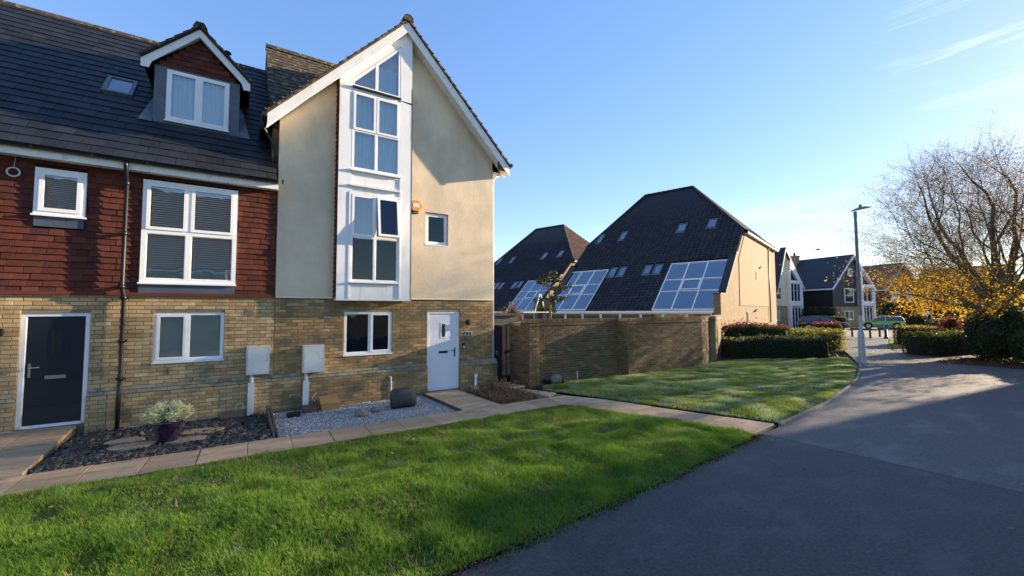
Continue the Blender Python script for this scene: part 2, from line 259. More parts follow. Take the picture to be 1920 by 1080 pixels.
# ------------------------------------------------------------------ object helpers
def link(o): COL.objects.link(o); return o
ROOT = {}
def thing(name, label, cat, loc=(0, 0, 0), rz=0, group=None, local=False):
    o = link(bpy.data.objects.new(name, None)); o.location = loc; o.rotation_euler = (0, 0, R(rz))
    o.empty_display_size = .3
    o['label'] = label; o['category'] = cat
    if group: o['group'] = group
    ROOT[o.name] = Vector((0, 0, 0)) if local else Vector(loc)
    return o
def off(p):
    while p is not None and p.name not in ROOT: p = p.parent
    return ROOT[p.name] if p is not None else Vector((0, 0, 0))
def tag(o, label, cat, group=None):
    o['label'] = label; o['category'] = cat
    if group: o['group'] = group
    return o
class MB:
    def __init__(s): s.v = []; s.f = []; s.sm = []
    def add(s, vs, fs, smooth=False):
        k = len(s.v); s.v += [tuple(v) for v in vs]; s.f += [tuple(k+i for i in f) for f in fs]; s.sm += [smooth]*len(fs); return s
    def box(s, x0, x1, y0, y1, z0, z1):
        if x0 > x1: x0, x1 = x1, x0
        if y0 > y1: y0, y1 = y1, y0
        if z0 > z1: z0, z1 = z1, z0
        return s.add([(x0,y0,z0),(x1,y0,z0),(x1,y1,z0),(x0,y1,z0),(x0,y0,z1),(x1,y0,z1),(x1,y1,z1),(x0,y1,z1)],
                     [(3,2,1,0),(4,5,6,7),(0,1,5,4),(1,2,6,5),(2,3,7,6),(3,0,4,7)])
    def ring(s, x0, x1, z0, z1, w, y0, y1):
        s.box(x0, x1, y0, y1, z0, z0+w); s.box(x0, x1, y0, y1, z1-w, z1)
        s.box(x0, x0+w, y0, y1, z0+w, z1-w); return s.box(x1-w, x1, y0, y1, z0+w, z1-w)
    def prism(s, pts, d0, d1, axis='y'):
        """extrude a 2D outline (x,z) along y from d0 to d1 (or (y,z) along x, (x,y) along z)"""
        n = len(pts)
        a = sum(pts[i][0]*pts[(i+1) % n][1]-pts[(i+1) % n][0]*pts[i][1] for i in range(n))
        if a < 0: pts = pts[::-1]
        def P(p, d): return (p[0], d, p[1]) if axis == 'y' else ((d, p[0], p[1]) if axis == 'x' else (p[0], p[1], d))
        vs = [P(p, d0) for p in pts]+[P(p, d1) for p in pts]
        fs = [tuple(range(n)), tuple(range(2*n-1, n-1, -1))]+[(i, n+i, n+(i+1) % n, (i+1) % n) for i in range(n)]
        if axis == 'z' or axis == 'x': fs = [tuple(reversed(f)) for f in fs]
        return s.add(vs, fs)
    def tube(s, pts, r, n=8, caps=True, smooth=True):
        rs = r if isinstance(r, (list, tuple)) else [r]*len(pts)
        pts = [Vector(p) for p in pts]; vs = []; up = None
        for i, p in enumerate(pts):
            d = (pts[min(i+1, len(pts)-1)]-pts[max(i-1, 0)]).normalized()
            if up is None: up = Vector((0, 0, 1)) if abs(d.z) < .9 else Vector((1, 0, 0))
            a = d.cross(up).normalized(); b = a.cross(d).normalized(); up = b
            for k in range(n):
                t = 2*math.pi*k/n; vs.append(p+(a*math.cos(t)+b*math.sin(t))*rs[i])
        fs = [(i*n+k, i*n+(k+1) % n, (i+1)*n+(k+1) % n, (i+1)*n+k) for i in range(len(pts)-1) for k in range(n)]
        s.add(vs, [f[::-1] for f in fs], smooth)
        if caps:
            k0 = len(s.v)-n*len(pts)
            s.f += [tuple(k0+k for k in range(n)), tuple(k0+(len(pts)-1)*n+k for k in reversed(range(n)))]; s.sm += [False, False]
        return s
    def lathe(s, prof, c, n=20, smooth=True):
        """prof: (radius, z) pairs, bottom to top, about the vertical axis through c"""
        vs = [(c[0]+r*math.cos(2*math.pi*k/n), c[1]+r*math.sin(2*math.pi*k/n), c[2]+z) for r, z in prof for k in range(n)]
        fs = [(i*n+k, i*n+(k+1) % n, (i+1)*n+(k+1) % n, (i+1)*n+k) for i in range(len(prof)-1) for k in range(n)]
        return s.add(vs, fs, smooth)
def obj(name, mb, mat, parent=None, kind=None):
    me = bpy.data.meshes.new(name); o_ = off(parent) if parent is not None else Vector((0, 0, 0))
    me.from_pydata([(v[0]-o_[0], v[1]-o_[1], v[2]-o_[2]) for v in mb.v], [], mb.f); me.materials.append(mat)
    if any(mb.sm): me.polygons.foreach_set('use_smooth', mb.sm)
    me.update()
    o = link(bpy.data.objects.new(name, me)); o.parent = parent
    if kind: o['kind'] = kind
    return o
def npobj(name, V, F, mat, parent=None, kind=None, smooth=False):
    V = np.asarray(V, np.float32).reshape(-1, 3); F = np.asarray(F, np.int32); k = F.shape[1]
    if parent is not None:
        o_ = off(parent); V = V-np.array([o_[0], o_[1], o_[2]], np.float32)
    me = bpy.data.meshes.new(name); me.vertices.add(len(V)); me.vertices.foreach_set('co', V.ravel())
    me.loops.add(F.size); me.loops.foreach_set('vertex_index', F.ravel())
    me.polygons.add(len(F)); me.polygons.foreach_set('loop_start', np.arange(0, F.size, k, dtype=np.int32))
    me.polygons.foreach_set('loop_total', np.full(len(F), k, np.int32))
    if smooth: me.polygons.foreach_set('use_smooth', np.ones(len(F), bool))
    me.materials.append(mat); me.update(calc_edges=True); me.validate()
    o = link(bpy.data.objects.new(name, me)); o.parent = parent
    if kind: o['kind'] = kind
    return o
def lettering(name, body, size, ex, loc, mat, parent=None):
    fc = bpy.data.curves.new(name, 'FONT'); fc.body = body; fc.size = size; fc.extrude = ex; fc.align_x = 'CENTER'
    tmp = link(bpy.data.objects.new('tmp_'+name, fc)); bpy.context.view_layer.update()
    me = bpy.data.meshes.new_from_object(tmp.evaluated_get(bpy.context.evaluated_depsgraph_get())); bpy.data.objects.remove(tmp)
    me.materials.clear(); me.materials.append(mat); me.transform(Matrix.Rotation(R(90), 4, 'X'))
    o = link(bpy.data.objects.new(name, me)); o.parent = parent; o.location = loc; return o
def struct(name, mb, mat, parent=None):
    return obj(name, mb, mat, parent, None if parent else 'structure')
def sheet(name, pts, z, mat):
    """flat polygon of the setting, a thin sheet with its skirt"""
    mb = MB(); mb.prism(pts, z-.03, z, 'z'); return struct(name, mb, mat)
def copy_tree(o, parent=None):
    c = link(o.copy()); c.parent = parent
    if o.name in ROOT: ROOT[c.name] = ROOT[o.name]
    for ch in list(o.children): copy_tree(ch, c)
    return c

# ------------------------------------------------------------------ laid pieces: bricks, tiles, slates, boards
class Frame:
    def __init__(s, O, U, V, N=None):
        s.O = Vector(O); s.U = Vector(U).normalized(); s.V = Vector(V).normalized(); s.N = Vector(N).normalized() if N else s.U.cross(s.V).normalized()
    def p(s, u, v, n=0): return s.O+s.U*u+s.V*v+s.N*n
def piece_verts(w, h, d, kind):
    c = .0025
    if kind == 'brick':      # back at n=-.002, chamfered front at n=d
        vs = [(0,0,-.002),(w,0,-.002),(w,h,-.002),(0,h,-.002),(0,0,d-c),(w,0,d-c),(w,h,d-c),(0,h,d-c),(c,c,d),(w-c,c,d),(w-c,h-c,d),(c,h-c,d)]
        fs = [(0,1,5,4),(1,2,6,5),(2,3,7,6),(3,0,4,7),(4,5,9,8),(5,6,10,9),(6,7,11,10),(7,4,8,11),(8,9,10,11)]
    elif kind == 'tile':     # lapped: thick lower edge, upper edge tucked in
        b = d*.25
        vs = [(0,0,0),(w,0,0),(w,h*1.06,0),(0,h*1.06,0),(0,0,d),(w,0,d),(w,h*1.06,b),(0,h*1.06,b),(w*.5,0,d*1.12)]
        fs = [(0,1,5,8,4),(1,2,6,5),(3,0,4,7),(2,3,7,6),(4,8,6,7),(8,5,6)]
    elif kind == 'pantile':
        prof = [(0,.0),(.28,.012),(.45,.065),(.68,.080),(.88,.045),(1,.006)]
        vs = [(w*a, 0, d+z) for a, z in prof]+[(w*a, h*1.08, d*.3+z) for a, z in prof]+[(w*a, 0, 0) for a, z in prof]
        n = len(prof); fs = [(i, i+1, n+i+1, n+i) for i in range(n-1)]+[(2*n+i, 2*n+i+1, i+1, i) for i in range(n-1)]
    else:                    # slab
        vs = [(0,0,-d),(w,0,-d),(w,h,-d),(0,h,-d),(0,0,-c*2),(w,0,-c*2),(w,h,-c*2),(0,h,-c*2),(c*2,c*2,0),(w-c*2,c*2,0),(w-c*2,h-c*2,0),(c*2,h-c*2,0)]
        fs = [(0,1,5,4),(1,2,6,5),(2,3,7,6),(3,0,4,7),(4,5,9,8),(5,6,10,9),(6,7,11,10),(7,4,8,11),(8,9,10,11)]
    return vs, fs
PM = {}
def field(name, parent, fr, u0, u1, v0, v1, pw, ph, gap, mat, kind='brick', depth=.01, holes=(), urange=None, singles=300, jit=.0012, bond=.5, wob=0.0, n0=0.0, halfrow=None, minw=.03):
    cells = []; row = 0; v = v0
    while v < v1-.01:
        vt = min(v+ph, v1); vm = (v+vt)/2
        a, b = (u0, u1) if urange is None else urange(vm)
        if b-a > .02:
            iv = [(a, b)]
            for (h0, h1, k0, k1) in holes:
                if vt > k0+.004 and v < k1-.004:
                    ni = []
                    for (p, q) in iv:
                        if h0 >= q or h1 <= p: ni.append((p, q)); continue
                        if h0 > p: ni.append((p, h0))
                        if h1 < q: ni.append((h1, q))
                    iv = ni
            shift = (row*bond) % 1.0 if halfrow is None else halfrow(row)
            start = u0-pw-(shift*pw)
            k = 0; cu = start
            while cu < b:
                w = pw*(1+wob*random.uniform(-1, 1)); cw = cu+w
                for (p, q) in iv:
                    s0, s1 = max(cu, p), min(cw, q)
                    if s1-s0 > minw+gap: cells.append((s0+gap/2, s1-gap/2, v+gap/2, vt-gap/2 if kind in ('brick', 'slab') else vt))
                cu = cw
        v = vt if vt == v1 else v+ph; row += 1
    def size(c):
        P = fr.p((c[0]+c[1])/2, (c[2]+c[3])/2)
        if parent is not None and off(parent).length == 0 and parent.name in ROOT:
            P = Matrix.Translation(parent.location) @ Matrix.Rotation(parent.rotation_euler.z, 4, 'Z') @ P
        d = P-Vector(CAM); z = d.dot(CF)
        if z < .5: return 1e3+d.length
        x = 960+FPX*d.dot(CR)/z; y = 540-FPX*d.dot(CU)/z
        return d.length*(1 if -40 < x < 1960 and -30 < y < 1110 else 100)
    if kind == 'slab' or len(cells) <= 300 or singles: cells.sort(key=size)
    sing = cells[:singles]; rest = cells[singles:]
    o_ = off(parent) if parent is not None else Vector((0, 0, 0))
    mat3 = Matrix((fr.U, fr.V, fr.N)).transposed()
    for c in sing:
        w, h = round(c[1]-c[0], 3), round(c[3]-c[2], 3); key = (w, h, depth, kind, mat.name)
        if key not in PM:
            vs, fs = piece_verts(w, h, depth, kind); me = bpy.data.meshes.new(name); me.from_pydata(vs, [], fs); me.materials.append(mat); me.update(); PM[key] = me
        o = link(bpy.data.objects.new(name, PM[key])); o.parent = parent
        T = Matrix.Translation(fr.p(c[0], c[2], n0+random.uniform(-jit, jit))-o_) @ mat3.to_4x4()
        o.matrix_basis = T
    if rest:
        V = []; Fc = []; k = 0
        vs0, fs0 = piece_verts(1, 1, depth, kind)
        for c in rest:
            vs, fs = piece_verts(c[1]-c[0], c[3]-c[2], depth, kind); j = n0+random.uniform(-jit, jit)
            V += [fr.p(c[0]+x, c[2]+y, n+j)-o_ for x, y, n in vs]; Fc += [tuple(k+i for i in f) for f in fs]; k += len(vs)
        me = bpy.data.meshes.new(name); me.from_pydata(V, [], Fc); me.materials.append(mat); me.update()
        o = link(bpy.data.objects.new(name+'_remainder' if False else name, me)); o.parent = parent; o['kind'] = 'stuff'
    return len(cells)
def backing(mb, fr, u0, u1, v0, v1, holes, thick, n0=0.0):
    us = sorted({u0, u1, *[min(max(h[0], u0), u1) for h in holes], *[min(max(h[1], u0), u1) for h in holes]})
    vs = sorted({v0, v1, *[min(max(h[2], v0), v1) for h in holes], *[min(max(h[3], v0), v1) for h in holes]})
    for i in range(len(us)-1):
        j = 0
        while j < len(vs)-1:
            def solid(j): 
                um, vm = (us[i]+us[i+1])/2, (vs[j]+vs[j+1])/2
                return not any(h[0] < um < h[1] and h[2] < vm < h[3] for h in holes)
            if not solid(j): j += 1; continue
            k = j
            while k+1 < len(vs)-1 and solid(k+1): k += 1
            a, b, c, d = us[i], us[i+1], vs[j], vs[k+1]
            P = [fr.p(x, y, n) for n in (n0-thick, n0) for x, y in ((a, c), (b, c), (b, d), (a, d))]
            mb.add(P, [(3,2,1,0),(4,5,6,7),(0,1,5,4),(1,2,6,5),(2,3,7,6),(3,0,4,7)]); j = k+1
    return mb

def window(parent, x0, x1, z0, z1, y, lites, depth=.07, sill=None, glass=None, frame=None, name='window', fw=.03, sw=.05, label=None):
    """lites: (x0,x1,z0,z1,opening) as fractions of the frame; front face of the frame at y, facing -y"""
    W, H = x1-x0, z1-z0; mb = MB(); frame = frame or m['white']
    w = obj(name, MB().box(x0-.001, x0, y+.02, y+.03, z0, z0+.01), frame, parent); me0 = w.data
    panes = []; sash = []
    for (a, b, c, d, op) in lites:
        p0, p1, q0, q1 = x0+a*W, x0+b*W, z0+c*H, z0+d*H
        e = [fw if abs(t) < 1e-6 or abs(t-1) < 1e-6 else fw*.6 for t in (a, b, c, d)]
        mb.box(p0, p1, y, y+depth, q0, q0+e[2]); mb.box(p0, p1, y, y+depth, q1-e[3], q1)
        mb.box(p0, p0+e[0], y, y+depth, q0+e[2], q1-e[3]); mb.box(p1-e[1], p1, y, y+depth, q0+e[2], q1-e[3])
        i0, i1, j0, j1 = p0+e[0], p1-e[1], q0+e[2], q1-e[3]
        if op:
            s = MB().ring(i0-.012, i1+.012, j0-.012, j1+.012, sw, y-.014, y+.03); sash.append(s)
            i0 += sw-.012; i1 -= sw-.012; j0 += sw-.012; j1 -= sw-.012
        else:
            mb.ring(i0, i1, j0, j1, .014, y+.012, y+.05); i0 += .014; i1 -= .014; j0 += .014; j1 -= .014
        panes.append((i0, i1, j0, j1, y+(.006 if op else .026)))
    o_ = off(parent); me = bpy.data.meshes.new(name)
    me.from_pydata([(v[0]-o_[0], v[1]-o_[1], v[2]-o_[2]) for v in mb.v], [], mb.f); me.materials.append(frame); me.update(); w.data = me
    for s in sash: obj('sash', s, frame, w)
    for (a, b, c, d, yy) in panes: obj('pane', MB().box(a-.004, b+.004, yy, yy+.012, c-.004, d+.004), glass or m['glass'], w)
    if sill: obj('sill', MB().box(x0-sill[0], x1+sill[0], y-sill[1], y+depth, z0-sill[2], z0-.001), frame, w)
    if label: w['label'] = label
    return w
def venetian(parent, x0, x1, z0, z1, y, mat, gap=.05, tilt=.95, solid=True):
    mb = MB(); z = z0; c, s = math.cos(tilt), math.sin(tilt); h = gap*1.15
    while z < z1:
        mb.add([(x0, y-c*h*.5, z-s*h*.5), (x1, y-c*h*.5, z-s*h*.5), (x1, y+c*h*.5, z+s*h*.5), (x0, y+c*h*.5, z+s*h*.5)], [(0, 1, 2, 3)]); z += gap
    return obj('blind', mb, mat, parent, 'stuff')
def curtain(parent, x0, x1, z0, z1, y, mat, waves=7, amp=.018):
    n = int(waves*8); V = []; 
    for i in range(n+1):
        x = x0+(x1-x0)*i/n; yy = y+amp*math.sin(i/8*2*math.pi+.5*math.sin(i*.7)); V += [(x, yy, z0), (x, yy, z1)]
    mb = MB().add(V, [(2*i, 2*i+2, 2*i+3, 2*i+1) for i in range(n)], True)
    return obj('curtain', mb, mat, parent)

# ------------------------------------------------------------------ height noise
def vnoise(x, y, scale, seed):
    r = np.random.default_rng(seed); G = r.random((128, 128)); X = np.asarray(x)/scale+37.3; Y = np.asarray(y)/scale+51.7
    xi = np.floor(X).astype(int); yi = np.floor(Y).astype(int); fx = X-xi; fy = Y-yi; fx = fx*fx*(3-2*fx); fy = fy*fy*(3-2*fy)
    g = lambda a, b: G[a % 128, b % 128]
    return (g(xi, yi)*(1-fx)+g(xi+1, yi)*fx)*(1-fy)+(g(xi, yi+1)*(1-fx)+g(xi+1, yi+1)*fx)*fy
def inpoly(x, y, P):
    r = np.zeros(np.shape(x), bool); n = len(P)
    for i in range(n):
        (a, b), (c, d) = P[i], P[(i+1) % n]
        if b == d: continue
        r ^= ((b > y) != (d > y)) & (x < (c-a)*(y-b)/(d-b)+a)
    return r
def leafcloud(name, C, size, mat, parent, kind='stuff', nrm=None, flat=0.0, seed=1):
    """one small folded leaf at every point of C"""
    r = np.random.default_rng(seed); n = len(C)
    A = r.normal(size=(n, 3)); 
    if nrm is not None: A = A-(A*nrm).sum(1, keepdims=True)*nrm*flat
    A /= np.linalg.norm(A, axis=1, keepdims=True)+1e-9
    B = np.cross(A, r.normal(size=(n, 3))); B /= np.linalg.norm(B, axis=1, keepdims=True)+1e-9
    s = size*(.6+.8*r.random((n, 1)))
    V = np.stack([C-A*s, C+B*s*.45, C+A*s, C-B*s*.45], 1).reshape(-1, 3)
    return npobj(name, V, np.arange(4*n).reshape(-1, 4), mat, parent, kind)
# ================================================================== THE SETTING
EDGE_L = [(1.6, -7.42), (4.7, -7.18), (6.2, -7.02), (7.55, -6.84), (8.78, -6.74), (11.3, -6.43), (13.7, -6.0), (15.9, -5.55), (17.5, -5.1), (20.0, -4.36), (22.9, -3.2)]
EDGE_R = [(40.1, .14), (32.7, -1.7), (29.0, -2.9), (27.2, -4.0), (25.8, -5.5), (24.4, -6.2), (23.6, -7.2), (23.2, -8.0), (22.6, -12)]
sheet('ground', [(-300, -300), (600, -300), (600, 600), (-300, 600)], -.16, m['ground'])
sheet('asphalt_road', [(-40, -7.75)]+EDGE_L[:4]+[(7.62, -7.0), (7.66, -9.3), (7.74, -30), (-40, -30)], 0, m['asphalt'])
sheet('asphalt_path', [(7.64, -7.0), (7.60, -6.83)]+EDGE_L[4:]+[(24.6, -2.5), (30, -.2), (38.5, 3.2), (41, 3.0)]+EDGE_R+[(22.6, -30), (7.76, -30), (7.68, -9.3)], 0, m['asphalt_path'])
struct('joint_filler', MB().prism([(7.61, -7.0), (7.69, -7.0), (7.73, -9.3), (7.81, -30), (7.70, -30), (7.63, -9.3)], -.05, -.012, 'z'), m['soil'])
sheet('parking_court', [(41, 3.0), (40.1, .14), (37, -1.0), (60, -9), (95, -2), (90, 22), (56, 12.4), (45, 6)], -.01, m['asphalt_far'])
sheet('mulch_bed', [(22.55, -12.5), (23.15, -8.0), (23.5, -7.2), (24.3, -6.1), (25.7, -5.4), (27.1, -3.9), (31, -2.2), (44, -4), (44, -16), (23, -18)], -.006, m['mulch'])
# undulating lawns
FRONT = [(-6, -3.2), (6.35, -3.2), (7.5, -6.78), (6.2, -6.98), (4.7, -7.14), (1.6, -7.38), (-6, -7.7)]
BACK = [(7.0, -1.5), (7.6, -3.3), (8.62, -6.62), (11.3, -6.38), (13.7, -5.95), (15.9, -5.5), (17.45, -5.05), (19.9, -4.33), (22.7, -3.1), (21.2, -2.3), (18.6, -.9), (17.2, -.45), (16.6, -.45), (15.05, -1.0), (11.1, -1.0), (10.75, -.72), (7.5, -.72)]
FARL = [(30.2, -2.4), (32.7, -1.75), (36.9, -.75), (37, -2.2), (32, -3.2)]
FARG = [(45, 6), (56, 12.4), (54, 15), (40, 9), (38, 4.5), (30.5, .6), (24.8, -1.9), (23, -2.6), (21.6, -2.1), (24, 1.4), (30, 8)]
def edge_dist(x, y, P):
    d = np.full(np.shape(x), 9.0); n = len(P)
    for i in range(n):
        a = np.array(P[i]); b = np.array(P[(i+1) % n]); ab = b-a; t = np.clip(((x-a[0])*ab[0]+(y-a[1])*ab[1])/(ab@ab), 0, 1)
        d = np.minimum(d, np.hypot(x-a[0]-t*ab[0], y-a[1]-t*ab[1]))
    return d
def lawn_h(x, y, P):
    e = np.clip(edge_dist(x, y, P)/.5, 0, 1)
    return .012+e*(.075*(vnoise(x, y, 1.5, 3)-.35)+.045*(vnoise(x+.4*y, y, .55, 4)-.4)+.02*vnoise(x, y, .22, 5))
def lawn(name, P, step):
    xs = [p[0] for p in P]; ys = [p[1] for p in P]
    gx = np.arange(min(xs), max(xs)+step, step); gy = np.arange(min(ys), max(ys)+step, step)
    X, Y = np.meshgrid(gx, gy, indexing='ij'); Z = lawn_h(X, Y, P)-.012; nx, ny = X.shape
    I = np.arange(nx*ny).reshape(nx, ny); F = np.stack([I[:-1, :-1], I[1:, :-1], I[1:, 1:], I[:-1, 1:]], -1).reshape(-1, 4)
    cx = (X[:-1, :-1]+step/2).ravel(); cy = (Y[:-1, :-1]+step/2).ravel(); k = inpoly(cx, cy, P)
    return npobj(name, np.stack([X, Y, Z], -1).reshape(-1, 3), F[k], m['lawnsoil'], None, 'structure', True)
lawn('front_lawn', FRONT, .09); lawn('side_lawn', BACK, .12)
sheet('verge', FARL, .004, m['lawnsoil']); sheet('far_verge', FARG, -.004, m['lawnsoil'])
def blades(name, P, dens, h, w, mat, seed, segs=2, region=None, minz=0):
    r = np.random.default_rng(seed); xs = [p[0] for p in P]; ys = [p[1] for p in P]
    x0, x1, y0, y1 = min(xs), max(xs), min(ys), max(ys)
    if region: x0, x1, y0, y1 = max(x0, region[0]), min(x1, region[1]), max(y0, region[2]), min(y1, region[3])
    n = int((x1-x0)*(y1-y0)*dens); x = r.uniform(x0, x1, n); y = r.uniform(y0, y1, n)
    # clumps: pull blades towards tuft centres
    cx = np.round(x/.11)*.11+.05*np.sin(y*23); cy = np.round(y/.11)*.11+.05*np.cos(x*19); pull = r.random(n)*.55*(r.random(n) < .6)
    x += (cx-x)*pull; y += (cy-y)*pull
    k = inpoly(x, y, P)
    d = np.stack([x-CAM[0], y-CAM[1]], 1); fw = d[:, 0]*CF.x+d[:, 1]*CF.y; rt = d[:, 0]*CR.x+d[:, 1]*CR.y
    k &= (fw > .8) & (np.abs(rt) < fw*1.30+.5)
    x, y = x[k], y[k]; n = len(x)
    z = lawn_h(x, y, P)-.02 if name != 'verge_grass' else np.zeros(n)
    hh = h*(.30+1.15*vnoise(x, y, .30, seed+1))*(.5+.8*r.random(n))*np.clip(.45+edge_dist(x, y, P)/.12, .45, 1)
    a = r.uniform(0, 2*np.pi, n); lean = hh*(.15+.75*r.random(n)); la = a+r.normal(0, .6, n)+1.2*vnoise(x, y, .9, 8)
    px, py = np.cos(a)*w/2, np.sin(a)*w/2; lx, ly = np.cos(la+1.57)*lean, np.sin(la+1.57)*lean
    base = np.stack([x, y, z], 1); p = np.stack([px, py, 0*px], 1)
    tip = base+np.stack([lx, ly, hh], 1)
    if segs == 1:
        V = np.stack([base-p, base+p, tip], 1).reshape(-1, 3); F = np.arange(3*n).reshape(-1, 3)
    else:
        mid = base+np.stack([lx*.35, ly*.35, hh*.62], 1)
        V = np.stack([base-p, base+p, mid+p*.8, mid-p*.8, tip], 1).reshape(-1, 3); i = np.arange(n)*5
        F = np.concatenate([np.stack([i, i+1, i+2], 1), np.stack([i, i+2, i+3], 1), np.stack([i+3, i+2, i+4], 1)])
    return npobj(name, V, F, mat, None, 'stuff')
g = blades('lawn_grass', FRONT, 9500, .078, .0056, m['grass'], 21, 2, (-6, 8, -7.8, -5.0)); g['label'] = 'long green grass of the front lawn'
g = blades('lawn_grass', FRONT, 6500, .066, .0075, m['grass'], 22, 1, (-6, 8, -5.0, -3.1)); g['label'] = 'green grass of the front lawn beside the slab path'
g = blades('lawn_grass', BACK, 3600, .050, .011, m['grass_far'], 23, 1); g['label'] = 'frosted sunlit grass below the garden wall'
g = blades('lawn_grass', FRONT, 240, .075, .006, m['leaf_dry'], 27, 2); g['label'] = 'straw coloured dead blades in the front lawn'
g = blades('verge_grass', FARL+[], 1500, .06, .02, m['grass_far'], 24, 1); g['label'] = 'small sunlit verge before the right hand hedges'
# edging between side lawn and path
mb = MB(); E2 = [(8.48, -6.72)]+EDGE_L[5:]
for i in range(len(E2)-1):
    a, b = Vector((*E2[i], 0)), Vector((*E2[i+1], 0)); n = max(1, int((b-a).length/.9)); d = (b-a)/n; s = Vector((-d.y, d.x, 0)).normalized()*.028
    for k in range(n):
        p, q = a+d*k+d.normalized()*.005, a+d*(k+1)-d.normalized()*.005
        mb.add([p-s+Vector((0,0,-.1)), q-s+Vector((0,0,-.1)), q+s+Vector((0,0,-.1)), p+s+Vector((0,0,-.1)), p-s+Vector((0,0,.035)), q-s+Vector((0,0,.035)), q+s+Vector((0,0,.035)), p+s+Vector((0,0,.035))],
               [(3,2,1,0),(4,5,6,7),(0,1,5,4),(1,2,6,5),(2,3,7,6),(3,0,4,7)])
o = struct('kerb', mb, m['kerb'])
# paving: bedding under the slabs, slabs one by one
bed = struct('slab_path', MB().prism([(-6.0, -3.16), (6.25, -3.16), (7.52, -6.80), (8.5, -6.66), (6.9, -1.6), (6.5, -.6), (5.15, -.05), (4.15, -.05), (4.15, -2.36), (-6, -2.36)], -.1, -.022, 'z'), m['paving_edge'])
def slab(pts, z0=0.0, tilt=0, th=.03, parent=bed):
    mb = MB(); n = len(pts); c = Vector((sum(p[0] for p in pts)/n, sum(p[1] for p in pts)/n))
    zz = z0+random.uniform(-.003, .003); g = .006; tx, ty = random.uniform(-.004, .004), random.uniform(-.004, .004)
    def sh(p, d):
        v = Vector(p)-c; L = v.length; return c+v*(1-d/L)
    Z = lambda q: zz+tilt*(q[1]-c[1])+tx*(q[0]-c[0])+ty*(q[1]-c[1])
    o0 = [sh(p, g) for p in pts]; o1 = [sh(p, g+.008) for p in pts]
    vs = [(q[0], q[1], Z(q)-th) for q in o0]+[(q[0], q[1], Z(q)-.006) for q in o0]+[(q[0], q[1], Z(q)) for q in o1]
    a = sum(pts[i][0]*pts[(i+1) % n][1]-pts[(i+1) % n][0]*pts[i][1] for i in range(n))
    fs = [(i, (i+1) % n, n+(i+1) % n, n+i) for i in range(n)]+[(n+i, n+(i+1) % n, 2*n+(i+1) % n, 2*n+i) for i in range(n)]+[tuple(range(2*n, 3*n))]
    if a < 0: fs = [f[::-1] for f in fs]
    return obj('slab', mb.add(vs, fs), m['paving'], parent)
x = -6.0+.1
while x < 6.2:
    x2 = min(x+.612, 6.22); sk = .03
    slab([(x, -3.15), (x2, -3.15), (x2+sk, -2.37), (x+sk, -2.37)]) if x2 < 6.1 else slab([(x, -3.15), (6.22, -3.15), (6.45, -2.37), (x+sk, -2.37)])
    x += .612
# diagonal run down to the road
L0, L1 = Vector((6.25, -3.16)), Vector((7.50, -6.74)); R0, R1 = Vector((6.95, -1.62)), Vector((8.50, -6.62))
slab([(6.47, -2.37), (6.24, -3.14), tuple(L0.lerp(L1, .02)), tuple(R0.lerp(R1, .30)), (6.97, -2.36)])
for a, b in ((.02, .20), (.20, .38), (.38, .56), (.56, .78), (.78, 1.0)):
    aR, bR = .30+(a-.02)*.714, .30+(b-.02)*.714
    p, q, s, t = L0.lerp(L1, a), L0.lerp(L1, b), R0.lerp(R1, bR), R0.lerp(R1, aR); mid, mid2 = p.lerp(t, .52), q.lerp(s, .52)
    slab([tuple(p), tuple(q), tuple(mid2), tuple(mid)]); slab([tuple(mid), tuple(mid2), tuple(s), tuple(t)])
slab([(6.50, -.75), (6.93, -1.62), (7.05, -2.0), (6.6, -2.3)]); slab([(6.25, -.4), (6.9, -.2), (7.0, -.7), (6.5, -.75)])
# path up to the white door
for y0, y1, sp in ((-2.355, -1.65, .5), (-1.65, -.95, .38), (-.95, -.10, .56)):
    slab([(4.17, y0), (4.17+sp*.95, y0), (4.17+sp*.95, y1), (4.17, y1)], .004); slab([(4.17+sp*.95, y0), (5.12, y0), (5.12, y1), (4.17+sp*.95, y1)], .004)
# ramp up to the navy door
rb = struct('door_ramp', MB().prism([(-2.20, -.06), (-2.20, -.03), (-2.2, -.03)], -.1, -.09, 'z').prism([(-.03, -.1), (-.03, .118), (-2.34, -.022), (-2.34, -.1)], -3.25, -2.28, 'x'), m['paving_edge'])
def rampz(y): return .145+(y+.03)*.06
for y0, y1 in ((-2.33, -1.57), (-1.57, -.8), (-.8, -.03)):
    for x0, x1 in ((-3.25, -2.85), (-2.85, -2.27)):
        zc = rampz((y0+y1)/2)-.0
        slab([(x0, y0), (x1, y0), (x1, y1), (x0, y1)], zc, .062, .05, rb)
slab([(-5.9, -2.36), (-3.27, -2.36), (-3.27, -.1), (-5.9, -.1)], -.01, 0, .03, bed)
